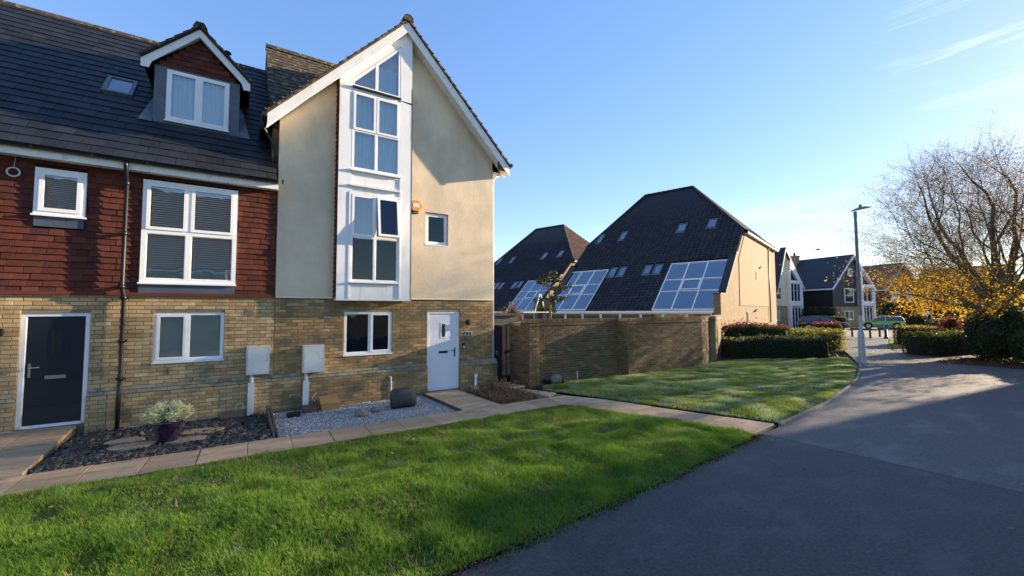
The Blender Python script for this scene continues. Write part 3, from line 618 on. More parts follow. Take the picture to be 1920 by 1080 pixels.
# gravel and slate beds
struct('gravel_bed', MB().prism([(.70, -2.35), (4.14, -2.35), (4.14, -.05), (.70, -.05)], -.12, -.062, 'z'), m['chipbase'])
struct('slate_bed', MB().prism([(-2.26, -2.35), (.60, -2.35), (.60, -.05), (-2.26, -.05)], -.12, -.07, 'z'), m['slatebase'])
def chips(name, x0, x1, y0, y1, n, s, th, mat, z, seed, label, heap=None, flatv=.35):
    r = np.random.default_rng(seed); x = r.uniform(x0, x1, n); y = r.uniform(y0, y1, n)
    z = z+r.random(n)*s*.8+(heap(x, y) if heap is not None else 0)
    a = r.uniform(0, 6.283, n); sx = s*(.45+.9*r.random(n)); sy = sx*(.35+.5*r.random(n)); sz = th*(.5+r.random(n)); tx = r.normal(0, flatv, n); ty = r.normal(0, flatv, n)
    base = np.array([[-1, -.7, -1], [.8, -1, -1], [1, .8, -1], [-.7, 1, -1], [-.8, -.9, 1], [.9, -.7, 1], [.7, .9, 1], [-1, .6, 1]])
    P = base[None]*np.stack([sx, sy, sz], 1)[:, None, :]; P = P*(1+.25*r.normal(size=P.shape))
    X = P[..., 0]*np.cos(a)[:, None]-P[..., 1]*np.sin(a)[:, None]; Y = P[..., 0]*np.sin(a)[:, None]+P[..., 1]*np.cos(a)[:, None]
    Z = P[..., 2]+X*tx[:, None]+Y*ty[:, None]
    V = np.stack([X+x[:, None], Y+y[:, None], Z+z[:, None]], -1).reshape(-1, 3)
    f = np.array([(4,5,6,7),(0,1,5,4),(1,2,6,5),(2,3,7,6),(3,0,4,7)]); F = (np.arange(n)[:, None, None]*8+f[None]).reshape(-1, 4)
    o = npobj(name, V, F, mat, None, 'stuff'); o['label'] = label; return o
chips('gravel', .72, 4.12, -2.34, -.1, 15000, .014, .009, m['chip'], -.066, 31, 'pale grey stone chippings below the cream house')
chips('slate_chippings', -2.24, .6, -2.34, -.08, 7500, .036, .007, m['slatechip'], -.072, 32, 'dark slate chippings round the potted shrub', lambda x, y: .05*vnoise(x, y, .8, 9))
for n_, (x0, x1, y0, y1) in enumerate([(23.3, 27, -9.5, -5.6)]):
    chips('fallen_leaves', x0, x1, y0, y1, 2500, .03, .003, m['leaf_russet'], 0, 40, 'brown leaf litter under the dark bushes')
r_ = np.random.default_rng(5)
LP = np.concatenate([np.stack([r_.uniform(1.5, 22, 60), r_.uniform(-10.5, -5.2, 60), np.full(60, .012)], 1), np.stack([r_.uniform(21, 33, 700), r_.uniform(-7, -.5, 700), np.full(700, .012)], 1), np.stack([r_.uniform(-2, 6, 40), r_.uniform(-7, -3.4, 40), np.full(40, .08)], 1)])
keep = ~inpoly(LP[:, 0], LP[:, 1], [(p[0], p[1]) for p in BACK])
o = leafcloud('fallen_leaves', LP[keep], .028, m['leaf_brown'], None, nrm=np.array([0, 0, 1.0]), flat=.85); o['label'] = 'dead leaves scattered on the asphalt path'
# soil crumbs, moss and grit along the lawn edge
r_ = np.random.default_rng(17); EP = []; FE = [(-.5, -7.6)]+EDGE_L[:4]
for i in range(len(FE)-1):
    a, b = np.array(FE[i]), np.array(FE[i+1]); n = int(np.hypot(*(b-a))*420); t_ = r_.random((n, 1)); q = a+(b-a)*t_
    q[:, 1] += np.abs(r_.normal(0, .05, n))*-1+.03+.03*np.sin(q[:, 0]*5); EP.append(np.concatenate([q, np.full((n, 1), .008)], 1))
o = leafcloud('edge_debris', np.concatenate(EP), .011, m['mulch'], None, seed=19); o['label'] = 'soil crumbs and grit along the front lawn edge'
o = leafcloud('edge_debris', np.concatenate(EP)[::4]+np.array([0, .02, 0]), .016, m['leaf_lime'], None, seed=20); o['label'] = 'moss tufts along the front lawn edge'
# ragged weeds along the lawn edge
o = blades('lawn_grass', [(2.0, -7.50), (7.6, -7.02), (7.6, -6.86), (2.0, -7.34)], 1500, .05, .006, m['grass'], 25, 2); o['label'] = 'tufts straggling over the lawn edge onto asphalt'
for i, (x, y, rx, ry) in enumerate([(-1.30, -1.55, .30, .19), (-.62, -1.62, .30, .17), (-.42, -1.12, .32, .19), (-1.45, -1.12, .26, .16)]):
    pts = [(x+rx*math.cos(t)*(1+.06*math.sin(3*t+i)), y+ry*math.sin(t)*(1+.05*math.cos(2*t+i))) for t in [k*math.pi/9 for k in range(18)]]
    o = obj('stepping_stone', MB().prism(pts, -.06, .006, 'z'), m['paving'])
    tag(o, ['round buff stepping stone nearest the path, left of the pot', 'round buff stepping stone just right of the pot foot', 'round buff stepping stone behind right of the pot', 'round buff stepping stone in shade behind left of the pot'][i], 'stepping stone', 'stepping stones in the slate bed')

# ================================================================== TERRACED HOUSE (left)
X = (1, 0, 0); Z = (0, 0, 1)
TH = thing('terraced_house', 'terraced house with red hung tiles, dormer and navy front door', 'house', (-2.0, 2.0, 0))
TX0 = -5.6
Hg = [(-1.28, -.16, 1.16, 2.12), (-3.03, -2.17, .15, 2.12)]
Ht = [(-2.95, -2.30, 3.84, 4.66), (-1.52, .01, 2.70, 4.69)]
fr = Frame((0, .01, 0), X, Z)          # V=Z, U=X -> normal = U x V = (0,-1,0)
obj('wall', backing(MB(), fr, TX0, .748, -.15, 2.50, Hg, .28), m['mortar'], TH)
obj('wall', backing(MB(), Frame((0, 0.012, 0), X, Z), TX0, .748, 2.50, 4.98, Ht, .25), m['dark'], TH)
obj('wall', MB().box(TX0, .748, 8.0, 8.2, -.15, 5).box(TX0-.2, TX0, 0, 8.2, -.15, 5).prism([(0, 5), (8.2, 5), (4, 9.3)], TX0-.2, TX0, 'x'), m['brick_far'], TH)
field('brick', TH, fr, TX0, .745, .75, 2.46, .225, .075, .010, m['brick_buff'], 'brick', .011, Hg)
# protruding plinth
frp = Frame((0, -.075, 0), X, Z)
obj('wall', backing(MB(), frp, TX0, .745, -.15, .62, [(-3.03, -2.17, -.15, 1)], .08), m['mortar'], TH)
field('brick', TH, frp, TX0, .745, -.13, .62, .225, .075, .010, m['brick_buff'], 'brick', .011, [(-3.03, -2.17, -.2, 1)], singles=140)
pv = Vector((0, .088, .13)).normalized()
for a, b in ((TX0, -3.04), (-2.16, .74)):
    fp = Frame((0, -.088, .62), X, pv)
    obj('wall', MB().prism([(-.075, .62), (.01, .75), (.01, .62)], a, b, 'x'), m['mortar'], TH)
    field('brick', TH, fp, a, b, 0, .158, .225, .079, .009, m['plinth_top'], 'brick', .012, singles=60, bond=.4)
# hung tiles
obj('tile_batten', MB().box(TX0, .745, -.045, .010, 2.44, 2.50), m['clay'], TH)
frt = Frame((0, -.012, 0), X, Z)
field('wall_tile', TH, frt, TX0, .745, 2.47, 4.92, .20, .113, .004, m['clay'], 'tile', .020, [(a-.004, b+.004, c-.004, d+.004) for a, b, c, d in Ht]+[(-2.95, -2.30, 3.62, 3.9), (-1.52, .01, 2.50, 2.8)], wob=.18, jit=.003)
for a, b, c, d in ((-2.94, -2.31, 3.63, 3.83), (-1.53, .01, 2.50, 2.69)):
    obj('apron_flashing', MB().prism([(-.045, c), (-.045, d), (-.02, d), (-.02, c)], a, b, 'x'), m['leadpanel'], TH)
w = window(TH, -2.95, -2.30, 3.84, 4.66, -.055, [(0, 1, 0, 1, True)], .09, (.02, .03, .03), fw=.07, sw=.06, label='small square window between the hung tiles')
venetian(w, -2.87, -2.38, 3.92, 4.58, .035, m['blind'], .035)
w = window(TH, -1.52, .01, 2.70, 4.69, -.055, [(0, .47, .5, 1, True), (.47, 1, .5, 1, True), (0, .47, 0, .5, False), (.47, 1, 0, .5, False)], .09, (.02, .035, .035), fw=.075, sw=.055, label='large four pane window with venetian blinds')
venetian(w, -1.45, -.80, 2.77, 4.62, .045, m['blind'], .045); venetian(w, -.79, -.06, 2.77, 4.62, .045, m['blind'], .045)
w = window(TH, -1.28, -.16, 1.16, 2.12, .025, [(0, .46, 0, 1, True), (.46, 1, 0, 1, False)], .07, (.015, .05, .03), fw=.05, sw=.05, label='ground floor window with pale blinds')
venetian(w, -1.22, -.21, 1.19, 2.08, .10, m['blind'], .03)
# front door
def door(parent, x0, x1, z0, z1, y, mat, framemat, slot, hinge, glassx, furn, nm='door'):
    d = obj(nm, MB().box(x0+.07, x1-.07, y+.02, y+.065, z0+.05, z1-.07), mat, parent)
    fr_ = MB().box(x0, x0+.06, y, y+.08, z0, z1).box(x1-.06, x1, y, y+.08, z0, z1).box(x0+.06, x1-.06, y, y+.08, z1-.06, z1)
    fr_.box(x0+.068, x0+.06, y+.01, y+.08, z0+.05, z1-.06).box(x1-.068, x1-.06, y+.01, y+.08, z0+.05, z1-.06)
    obj('door_frame', fr_, framemat, d); obj('threshold', MB().box(x0+.06, x1-.06, y-.02, y+.08, z0, z0+.045), framemat, d)
    gx0, gx1, gz0, gz1 = glassx
    obj('glazing_trim', MB().ring(gx0-.035, gx1+.035, gz0-.035, gz1+.035, .035, y+.012, y+.021), mat, d)
    obj('pane', MB().box(gx0, gx1, y+.016, y+.0205, gz0, gz1), m['carglass'], d)
    sx, sz = slot; obj('letter_box', MB().box(sx-.13, sx+.13, y+.008, y+.021, sz-.03, sz+.03).box(sx-.115, sx+.115, y+.005, y+.009, sz-.016, sz+.018), furn, d)
    hx = x0+.12 if hinge == 'l' else x1-.12; sg = 1 if hinge == 'l' else -1
    obj('handle', MB().box(hx-.016, hx+.016, y+.010, y+.021, z0+.86, z0+1.10).tube([(hx, y+.02, z0+1.03), (hx, y-.03, z0+1.03), (hx+sg*.02, y-.035, z0+1.03), (hx+sg*.13, y-.035, z0+1.03)], .009, 8).tube([(hx, y+.02, z0+.92), (hx, y+.0, z0+.92)], .012, 10), furn, d)
    return d
d = door(TH, -3.03, -2.17, .15, 2.12, .03, m['navy'], m['white'], (-2.59, 1.00), 'l', (-2.63, -2.53, 1.43, 1.80), m['steel'])
# fascia, gutter, downpipe
obj('fascia', MB().box(TX0, .74, -.24, -.215, 4.79, 4.95), m['fascia'], TH); obj('soffit', MB().box(TX0, .74, -.215, -.012, 4.80, 4.812), m['fascia'], TH)
g = MB(); n = 8
V = []
for xx in (TX0, .73):
    V += [(xx, -.30+.06*math.cos(math.pi+math.pi*k/n), 4.965+.055*math.sin(math.pi+math.pi*k/n)) for k in range(n+1)]
g.add(V, [(k, k+1, n+2+k, n+1+k) for k in range(n)], True)
for xx in [TX0+.4+k*.75 for k in range(9)]: g.box(xx, xx+.03, -.362, -.24, 4.92, 4.99)
obj('gutter', g, m['black'], TH)
dp = MB().tube([(-1.74, -.30, 4.93), (-1.74, -.30, 4.84), (-1.745, -.16, 4.66), (-1.745, -.12, 4.6), (-1.745, -.12, 2.62), (-1.735, -.115, 2.5), (-1.72, -.075, 2.42), (-1.72, -.075, .86), (-1.72, -.10, .78), (-1.72, -.145, .66), (-1.72, -.145, -.05)], .034, 10)
for z in (4.55, 3.6, 2.60): dp.box(-1.80, -1.69, -.10, -.03, z-.02, z+.02); dp.tube([(-1.745, -.12, z-.04), (-1.745, -.12, z+.04)], .042, 10)
for z in (2.40, 1.6, .9): dp.box(-1.78, -1.66, -.07, .0, z-.02, z+.02); dp.tube([(-1.72, -.075, z-.04), (-1.72, -.075, z+.04)], .042, 10)
obj('downpipe', dp, m['black'], TH)
# roof
K = (9.42-4.95)/4.3; rv = Vector((0, 1, K)).normalized(); RL = 4.3*math.hypot(1, K)
fr = Frame((0, -.36, 4.945), X, rv)
obj('roof', MB().prism([(-.36, 4.945), (4.02, 9.41), (8.5, 4.90), (8.4, 4.8), (4.02, 9.2), (-.12, 4.93)], TX0-.25, .70, 'x'), m['tile_far'], TH)
f_ = Frame((0, -.365, 4.945), X, rv)
def rs(z): return (z-4.945)/rv.z                     # slope distance at height z
DX0, DX1 = -1.55, -.02
dorm = [(DX0-.04, DX1+.04, rs(6.18), rs(7.45)), (DX0+.22, DX1-.22, rs(7.45)-.02, rs(7.95)), (DX0+.5, DX1-.5, rs(7.9), rs(8.25))]
sky1 = (-2.47, -1.97, rs(6.78), rs(7.36))
field('slate', TH, f_, TX0-.2, .70, 0, RL+.02, .30, .272, .005, m['slate'], 'tile', .020, dorm+[sky1], wob=.02, jit=.002, n0=.008)
mb = MB()
x = TX0-.2
while x < .6:
    x2 = min(x+.44, .69); mb.prism([(3.84, 9.36), (3.90, 9.47), (4.0, 9.50), (4.1, 9.47), (4.16, 9.36), (4.1, 9.40), (3.9, 9.40)], x, x2-.008, 'x'); x += .44
obj('ridge_tile', mb, m['tile_brown'], TH, 'stuff')
# skylight
O = f_.p(-2.47, rs(6.78)); sf = Frame(O, X, rv)
def fbox(mb, fr, u0, u1, v0, v1, n0, n1):
    P = [fr.p(x, y, n) for n in (n0, n1) for x, y in ((u0, v0), (u1, v0), (u1, v1), (u0, v1))]
    return mb.add(P, [(3,2,1,0),(4,5,6,7),(0,1,5,4),(1,2,6,5),(2,3,7,6),(3,0,4,7)])
def fring(mb, fr, u0, u1, v0, v1, w, n0, n1):
    fbox(mb, fr, u0, u1, v0, v0+w, n0, n1); fbox(mb, fr, u0, u1, v1-w, v1, n0, n1); fbox(mb, fr, u0, u0+w, v0+w, v1-w, n0, n1); return fbox(mb, fr, u1-w, u1, v0+w, v1-w, n0, n1)
L_ = rs(7.36)-rs(6.78)
k_ = obj('skylight', fring(MB(), sf, 0, .50, 0, L_, .07, -.02, .07), m['lead'], TH)
obj('pane', fbox(MB(), sf, .07, .43, .07, L_-.07, .03, .045), m['glass_blue'], k_); obj('blind', fbox(MB(), sf, .07, .43, .07, L_-.07, .0, .01), m['curtain_dark'], k_)
# dormer
D = obj('dormer', MB().add([(DX0, .85, 6.10), (DX1, .85, 6.10), (DX1, .85, 7.42), (DX0, .85, 7.42), (DX0, 2.25, 7.42), (DX1, 2.25, 7.42), (DX0, .95, 6.1), (DX1, .95, 6.1)],
      [(0, 3, 4, 6), (1, 7, 5, 2)]).box(DX0, -1.34, .85, .90, 6.10, 7.42).box(-.22, DX1, .85, .90, 6.10, 7.42).box(-1.34, -.22, .85, .90, 6.10, 6.245).box(-1.34, -.22, .85, .90, 7.375, 7.42), m['lead'], TH)
obj('flashing', MB().prism([(.84, 6.10), (.80, 6.09), (.62, 5.93), (.63, 5.90), (.83, 6.06)], DX0-.18, DX1+.18, 'x'), m['lead'], D)
obj('flashing', MB().add([f_.p(DX0-.22, rs(6.1), .035), f_.p(DX0, rs(6.1), .035), f_.p(DX0, rs(7.2), .035), f_.p(DX0-.05, rs(7.2), .035)], [(0, 1, 2, 3)]), m['lead'], D)
obj('flashing', MB().add([f_.p(DX1, rs(6.1), .035), f_.p(DX1+.22, rs(6.1), .035), f_.p(DX1+.06, rs(7.2), .035), f_.p(DX1, rs(7.2), .035)], [(0, 1, 2, 3)]), m['lead'], D)
w = window(TH, -1.34, -.22, 6.25, 7.37, .83, [(0, .5, 0, 1, True), (.5, 1, 0, 1, True)], .07, (.02, .04, .03), fw=.05, sw=.05, label='white dormer window with net curtains')
curtain(w, -1.28, -.80, 6.3, 7.3, .93, m['curtain'], 6, .02); curtain(w, -.77, -.28, 6.3, 7.3, .93, m['curtain'], 6, .02)
ax, az = -.79, 8.28
obj('gable', MB().prism([(DX0, 7.42), (DX1, 7.42), (ax, 8.22)], .86, .92), m['dark'], D)
def dr(v): 
    t = min(1, max(0, v/.80)); return DX0+.02+(ax-DX0)*t, DX1-.02-(DX1-ax)*t
field('gable_tile', D, Frame((0, .86, 7.42), X, Z), DX0, DX1, 0, .79, .20, .113, .004, m['clay'], 'tile', .02, urange=dr, singles=60, wob=.15, jit=.003, bond=.43)
for s in (-1, 1):
    e = ax+s*.97; zE = 7.33
    obj('dormer_roof', MB().prism([(ax, 8.46), (e, zE+.17), (e, zE+.11), (ax, 8.40)], .68, 3.0), m['slate'], D)
    obj('bargeboard', MB().prism([(ax, 8.395), (e, zE+.10), (e, zE-.07), (e-s*.13, zE-.07), (e-s*.17, zE+.07), (ax, 8.22)], .72, .745), m['fascia'], D)
    obj('soffit', MB().prism([(ax, 8.23), (e, zE), (e, zE-.012), (ax, 8.218)], .746, .86), m['fascia'], D)
    mb = MB(); q = Vector((s*.97, 0, -(8.46-zE-.17))).normalized(); Lr = math.hypot(.97, 8.46-zE-.17)
    k = 0
    while k*.2 < Lr-.05:
        a = Vector((ax, 0, 8.47))+q*(k*.2); b = Vector((ax, 0, 8.47))+q*min(Lr+.03, k*.2+.2); nn = Vector((-q.z*s, 0, q.x*s)); nn = nn if nn.z > 0 else -nn
        mb.prism([(a.x, a.z), (b.x+nn.x*.018, b.z+nn.z*.018), (b.x-nn.x*.03, b.z-nn.z*.03), (a.x-nn.x*.03, a.z-nn.z*.03)], .655, .80); k += 1
    obj('verge_tile', mb, m['tile_brown'], D, 'stuff')
obj('ridge_tile', MB().prism([(ax-.13, 8.42), (ax-.07, 8.53), (ax+.07, 8.53), (ax+.13, 8.42)], .66, 3.4), m['tile_brown'], D)
obj('vent_pipe', MB().tube([(-.37, 4.0, 9.4), (-.37, 4.0, 9.72)], .055, 12).tube([(-.37, 4, 9.72), (-.37, 4, 9.75), (-.37, 4, 9.80)], [.11, .11, .03], 12), m['black'], TH)
obj('air_vent', MB().box(.22, .36, -.012, .0, 2.05, 2.18), m['mortar'], TH)
obj('air_vent', MB().box(-1.06, -1.03, -.02, 0, .92, 1.03), m['leadpanel'], TH)
# things on the terrace front
def meterbox(x0, x1, z0, z1, y, px, label, fz):
    t = thing('meter_box', label, 'meter box', ((x0+x1)/2, y, z0))
    obj('box', MB().box(x0, x1, y-.16, y-.001, z0, z1), m['whiteplastic'], t); obj('door', MB().box(x0+.025, x1-.025, y-.175, y-.16, z0+.025, z1-.025).ring(x0, x1, z0, z1, .02, y-.172, y-.16), m['whiteplastic'], t)
    obj('latch', MB().tube([(x1-.06, y-.175, (z0+z1)/2+.0), (x1-.06, y-.182, (z0+z1)/2)], .009, 10), m['mortar'], t)
    obj('pipe', MB().tube([(px, y-.09, z0), (px, y-.09, z0-.22)], .035, 12), m['whiteplastic'], t)
    obj('pipe_cover', MB().prism([(px-.07, -.09), (px+.055, -.09), (px+.055, z0-.17), (px-.06, z0-.17)], y-.17, y-.085), m['whiteplastic'], t)
    return t
meterbox(.245, .665, .81, 1.385, 0, .35, 'white meter box on the terraced house beside the red tiles, lit yellowish', 0)
t = thing('wall_lamp', 'black wall lamp at the left edge beside the navy door', 'lamp', (-3.24, 0, 1.8))
obj('back_plate', MB().box(-3.32, -3.22, -.03, 0, 1.74, 1.86), m['black'], t); obj('lamp_body', MB().box(-3.33, -3.20, -.13, -.03, 1.76, 1.83), m['black'], t)
t = thing('doorbell', 'small round silver doorbell left of the navy door', 'doorbell', (-3.17, 0, 1.13))
obj('button', MB().lathe([(.0, -.03), (.022, -.03), (.022, 0)], (-3.17, 0, 1.12), 12), m['steel'], t)
obj('plate', MB().box(-3.19, -3.15, -.02, 0, 1.09, 1.15), m['steel'], t)
o = lettering('house_number', '4', .16, .006, (-3.27, -.014, 1.54), m['steel']); tag(o, 'silver house number at the far left of the brickwork', 'number')
o = obj('loop', MB().tube([(-3.20+.075*math.cos(k*math.pi/10), -.06, 4.52+.075*math.sin(k*math.pi/10)) for k in range(21)], .013, 6).tube([(-3.2, -.05, 4.6), (-3.18, -.06, 4.86)], .004, 5), m['whiteplastic'])
o.name = 'cable_coil'; tag(o, 'white coil of cable hanging high on the red tiles', 'cable')
# ================================================================== CREAM GABLE HOUSE
GH = thing('gable_house', 'cream rendered gable house with tall white bay and white front door', 'house', (3.5, 2.5, 0))
GX0, GX1 = .752, 6.30
AX, AZ, SL = 3.57, 9.66, 1.045          # roof apex and slope
HB = [(2.205, 3.355, 1.09, 2.12), (4.30, 5.235, .02, 2.12)]
fr = Frame((0, .01, 0), X, Z)
obj('wall', backing(MB(), fr, GX0, GX1, -.2, 2.43, HB, .28), m['mortar_dark'], GH)
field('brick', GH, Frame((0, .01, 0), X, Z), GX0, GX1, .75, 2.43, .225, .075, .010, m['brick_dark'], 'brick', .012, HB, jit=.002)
frp = Frame((0, -.085, 0), X, Z)
for a, b in ((GX0-.03, 4.285), (5.25, GX1+.12)):
    obj('wall', MB().box(a, b, -.085, .005, -.2, .62), m['mortar_dark'], GH)
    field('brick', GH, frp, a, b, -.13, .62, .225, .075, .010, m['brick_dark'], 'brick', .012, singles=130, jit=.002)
    obj('wall', MB().prism([(-.085, .62), (.005, .75), (.005, .62)], a+.02, b-.04, 'x'), m['mortar_dark'], GH)
    field('brick', GH, Frame((0, -.098, .62), X, pv), a, b, 0, .158, .225, .079, .009, m['plinth_top'], 'brick', .012, singles=60, bond=.4)
# side returns
obj('wall', MB().box(GX1-.25, GX1-.001, .012, 8.0, -.2, 6.25).box(GX1, GX1+.12, -.085, 8, -.2, .62), m['mortar_dark'], GH)
Y_ = (0, 1, 0)
field('brick', GH, Frame((GX1-.001, 0, 0), Y_, Z), .02, 3.2, .65, 2.43, .225, .075, .010, m['brick_dark'], 'brick', .010, singles=0)
field('brick', GH, Frame((GX1+.12, 0, 0), Y_, Z), -.08, 3.2, -.13, .62, .225, .075, .010, m['brick_dark'], 'brick', .010, singles=0)
# render
def zr(x): return AZ-.18-SL*abs(x-AX)
HR = [(4.22, 4.885, 3.91, 4.79)]
cells = backing(MB(), Frame((0, -.018, 0), X, Z), GX0, GX1, 2.445, 6.3, HR, .25)
obj('render', cells, m['render'], GH)
obj('render', MB().prism([(GX0, 6.3), (GX1, 6.3), (GX1, zr(GX1)), (AX, zr(AX)), (GX0, zr(GX0))], -.018, .23), m['render'], GH)
obj('render_bead', MB().prism([(-.018, 2.445), (-.034, 2.43), (-.034, 2.45), (-.018, 2.47)], GX0, 1.94, 'x'), m['render'], GH)
obj('render_bead', MB().prism([(-.018, 2.445), (-.034, 2.43), (-.034, 2.45), (-.018, 2.47)], 3.74, GX1, 'x'), m['render'], GH)
obj('render', MB().box(GX1+.001, GX1+.02, -.018, 8, 2.44, 6.3), m['render'], GH)
obj('wall', MB().box(GX0, GX1, 8.0, 8.2, -.2, 6.3).box(GX0, GX0+.2, .25, 8.0, -.2, 6.3), m['brick_far'], GH)
w = window(GH, 4.235, 4.87, 3.92, 4.775, .045, [(0, 1, 0, 1, True)], .07, (.02, .07, .03), m['glass_dark'], fw=.045, sw=.055, label='small square window in the render')
obj('panel', MB().box(4.35, 4.62, .2, .21, 3.98, 4.12), m['curtain_dark'], w)
w = window(GH, 2.205, 3.355, 1.09, 2.12, .025, [(0, .53, 0, 1, False), (.53, 1, 0, 1, True)], .07, (.015, .05, .03), m['glass_dark'], fw=.05, sw=.05, label='two light ground floor window, dark inside')
curtain(w, 2.42, 2.56, 1.12, 2.1, .13, m['curtain_dark'], 2, .02); venetian(w, 2.6, 3.3, 1.12, 2.08, .15, m['blind_dark'], .06); curtain(w, 2.24, 2.30, 1.12, 2.1, .13, m['curtain_dark'], 1, .02)
door(GH, 4.30, 5.235, .02, 2.12, .025, m['whitedoor'], m['white'], (4.78, 1.02), 'r', (4.73, 4.83, 1.43, 1.78), m['black'])
# bay
BY = -.26
def bz(x): return AZ-.24-SL*abs(x-AX)
by = obj('bay', MB().box(1.96, 2.245, BY, -.02, 2.42, 7.52).box(3.425, 3.73, BY, -.02, 2.42, 7.52)
         .box(2.245, 3.425, BY+.012, BY+.03, 2.42, 2.79).box(2.245, 3.425, BY+.02, BY+.04, 4.98, 5.50)
         .box(1.955, 3.735, BY-.004, -.02, 2.385, 2.418).box(2.245, 3.425, BY+.012, BY+.03, 7.47, 7.55), m['white_dirty'], GH)
obj('bay_column', MB().prism([(1.96, 7.535), (2.245, 7.535), (2.245, bz(2.245)), (1.96, bz(1.96))], BY, -.02).prism([(3.425, 7.50), (3.73, 7.47), (3.73, bz(3.73)), (AX, bz(AX)), (3.425, bz(3.425))], BY, -.02), m['white_dirty'], by)
obj('bay_trim', MB().box(2.21, 2.245, BY-.012, BY, 2.44, 4.97).box(3.425, 3.455, BY-.012, BY, 2.44, 4.97).box(2.215, 3.455, BY-.05, BY+.02, 5.12, 5.15).box(2.215, 3.455, BY-.05, BY+.02, 5.49, 5.515).ring(2.26, 3.42, 5.18, 5.46, .02, BY+.008, BY+.021)
    .box(2.25, 3.43, BY-.006, BY+.012, 4.93, 5.0), m['white_dirty'], by)
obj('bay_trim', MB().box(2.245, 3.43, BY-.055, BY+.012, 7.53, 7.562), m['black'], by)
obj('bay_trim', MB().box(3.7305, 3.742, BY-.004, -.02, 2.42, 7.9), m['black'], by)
def gw(z0, z1, label, tr, open_=False):
    w = window(GH, 2.25, 3.42, z0, z1, BY-.002, [(0, .49, tr, 1, True), (.49, 1, tr, 1, not open_), (0, .49, 0, tr, False), (.49, 1, 0, tr, False)], .06, (.02, .045, .03), None, fw=.045, sw=.05, label=label)
    return w
w = gw(5.53, 7.46, 'upper bay window with pale blue curtains', .50)
curtain(w, 2.3, 3.38, 5.58, 7.42, -.13, m['curtain'], 12, .02)
w = gw(2.83, 4.95, 'lower bay window with its right hand light hung open', .51, True)
for ch in w.children:
    if ch.name.startswith('pane') and sum(v.co.z for v in ch.data.vertices)/len(ch.data.vertices) < 3.9: ch.data.materials[0] = m['glass_dark']
venetian(w, 2.3, 2.8, 3.95, 4.88, -.14, m['curtain_dark'], .03)
curtain(w, 2.30, 2.50, 2.85, 4.9, -.02, m['curtain_dark'], 3, .02)
# open sash, hung at its top edge
sx0, sx1, sz0, sz1 = 2.87, 3.40, 3.935, 4.92
s = MB().ring(sx0, sx1, 0, sz1-sz0, .055, -.02, .03); hz = sz1-sz0; an = R(8)
def rotv(v): y, z = v[1], v[2]-hz; return (v[0], BY-.02+y*math.cos(an)+z*math.sin(an), sz1-y*math.sin(an)+z*math.cos(an))
s.v = [rotv(v) for v in s.v]; so = obj('sash', s, m['white'], w)
g_ = MB().box(sx0+.05, sx1-.05, -.002, .008, .05, hz-.05); g_.v = [rotv(v) for v in g_.v]; obj('pane', g_, m['glass_dark'], w)
# raked top lights
tw = obj('window', MB().prism([(2.25, 7.565), (3.42, 7.565), (3.42, 7.62), (2.25, 7.62)], BY+.002, BY+.05)
    .prism([(2.25, 7.62), (2.30, 7.62), (2.30, 7.69), (3.36, 8.80), (3.42, 8.86), (3.42, 8.93), (2.25, 7.73)], BY+.004, BY+.05)
    .box(3.37, 3.42, BY+.003, BY+.05, 7.62, 8.86).box(2.79, 2.865, BY+.001, BY+.05, 7.62, 8.27), m['white'], GH); tw['label'] = 'raked two light window at the top of the bay'
obj('pane', MB().prism([(2.30, 7.62), (2.79, 7.62), (2.79, 8.20), (2.30, 7.69)], BY+.02, BY+.03), m['glass'], tw)
obj('pane', MB().prism([(2.865, 7.62), (3.37, 7.62), (3.37, 8.81), (2.865, 8.28)], BY+.02, BY+.03), m['glass'], tw)
obj('bay_panel', MB().prism([(2.245, 7.57), (2.25, 7.57), (2.25, 7.74), (3.425, 8.95), (3.425, bz(3.425)), (2.245, bz(2.245))], BY+.006, BY+.03), m['white_dirty'], by)
curtain(tw, 2.9, 3.36, 7.6, 8.3, -.12, m['curtain'], 4, .02)
obj('inner_wall', MB().box(GX0+.25, GX1-.3, 3.2, 3.3, -.1, 6.2).box(GX0+.25, GX1-.3, .3, 3.2, 2.45, 2.55).box(GX0+.25, GX1-.3, .3, 3.2, 5.1, 5.2), m['dark'], GH)
# little clay tiles on the cheek of the bay
mb = MB()
z = 2.46
while z < 7.65:
    mb.prism([(1.925, z), (1.958, z), (1.958, z+.108), (1.945, z+.108)], BY+.015, -.02); z += .112
obj('cheek_tile', mb, m['clay'], by, 'stuff')
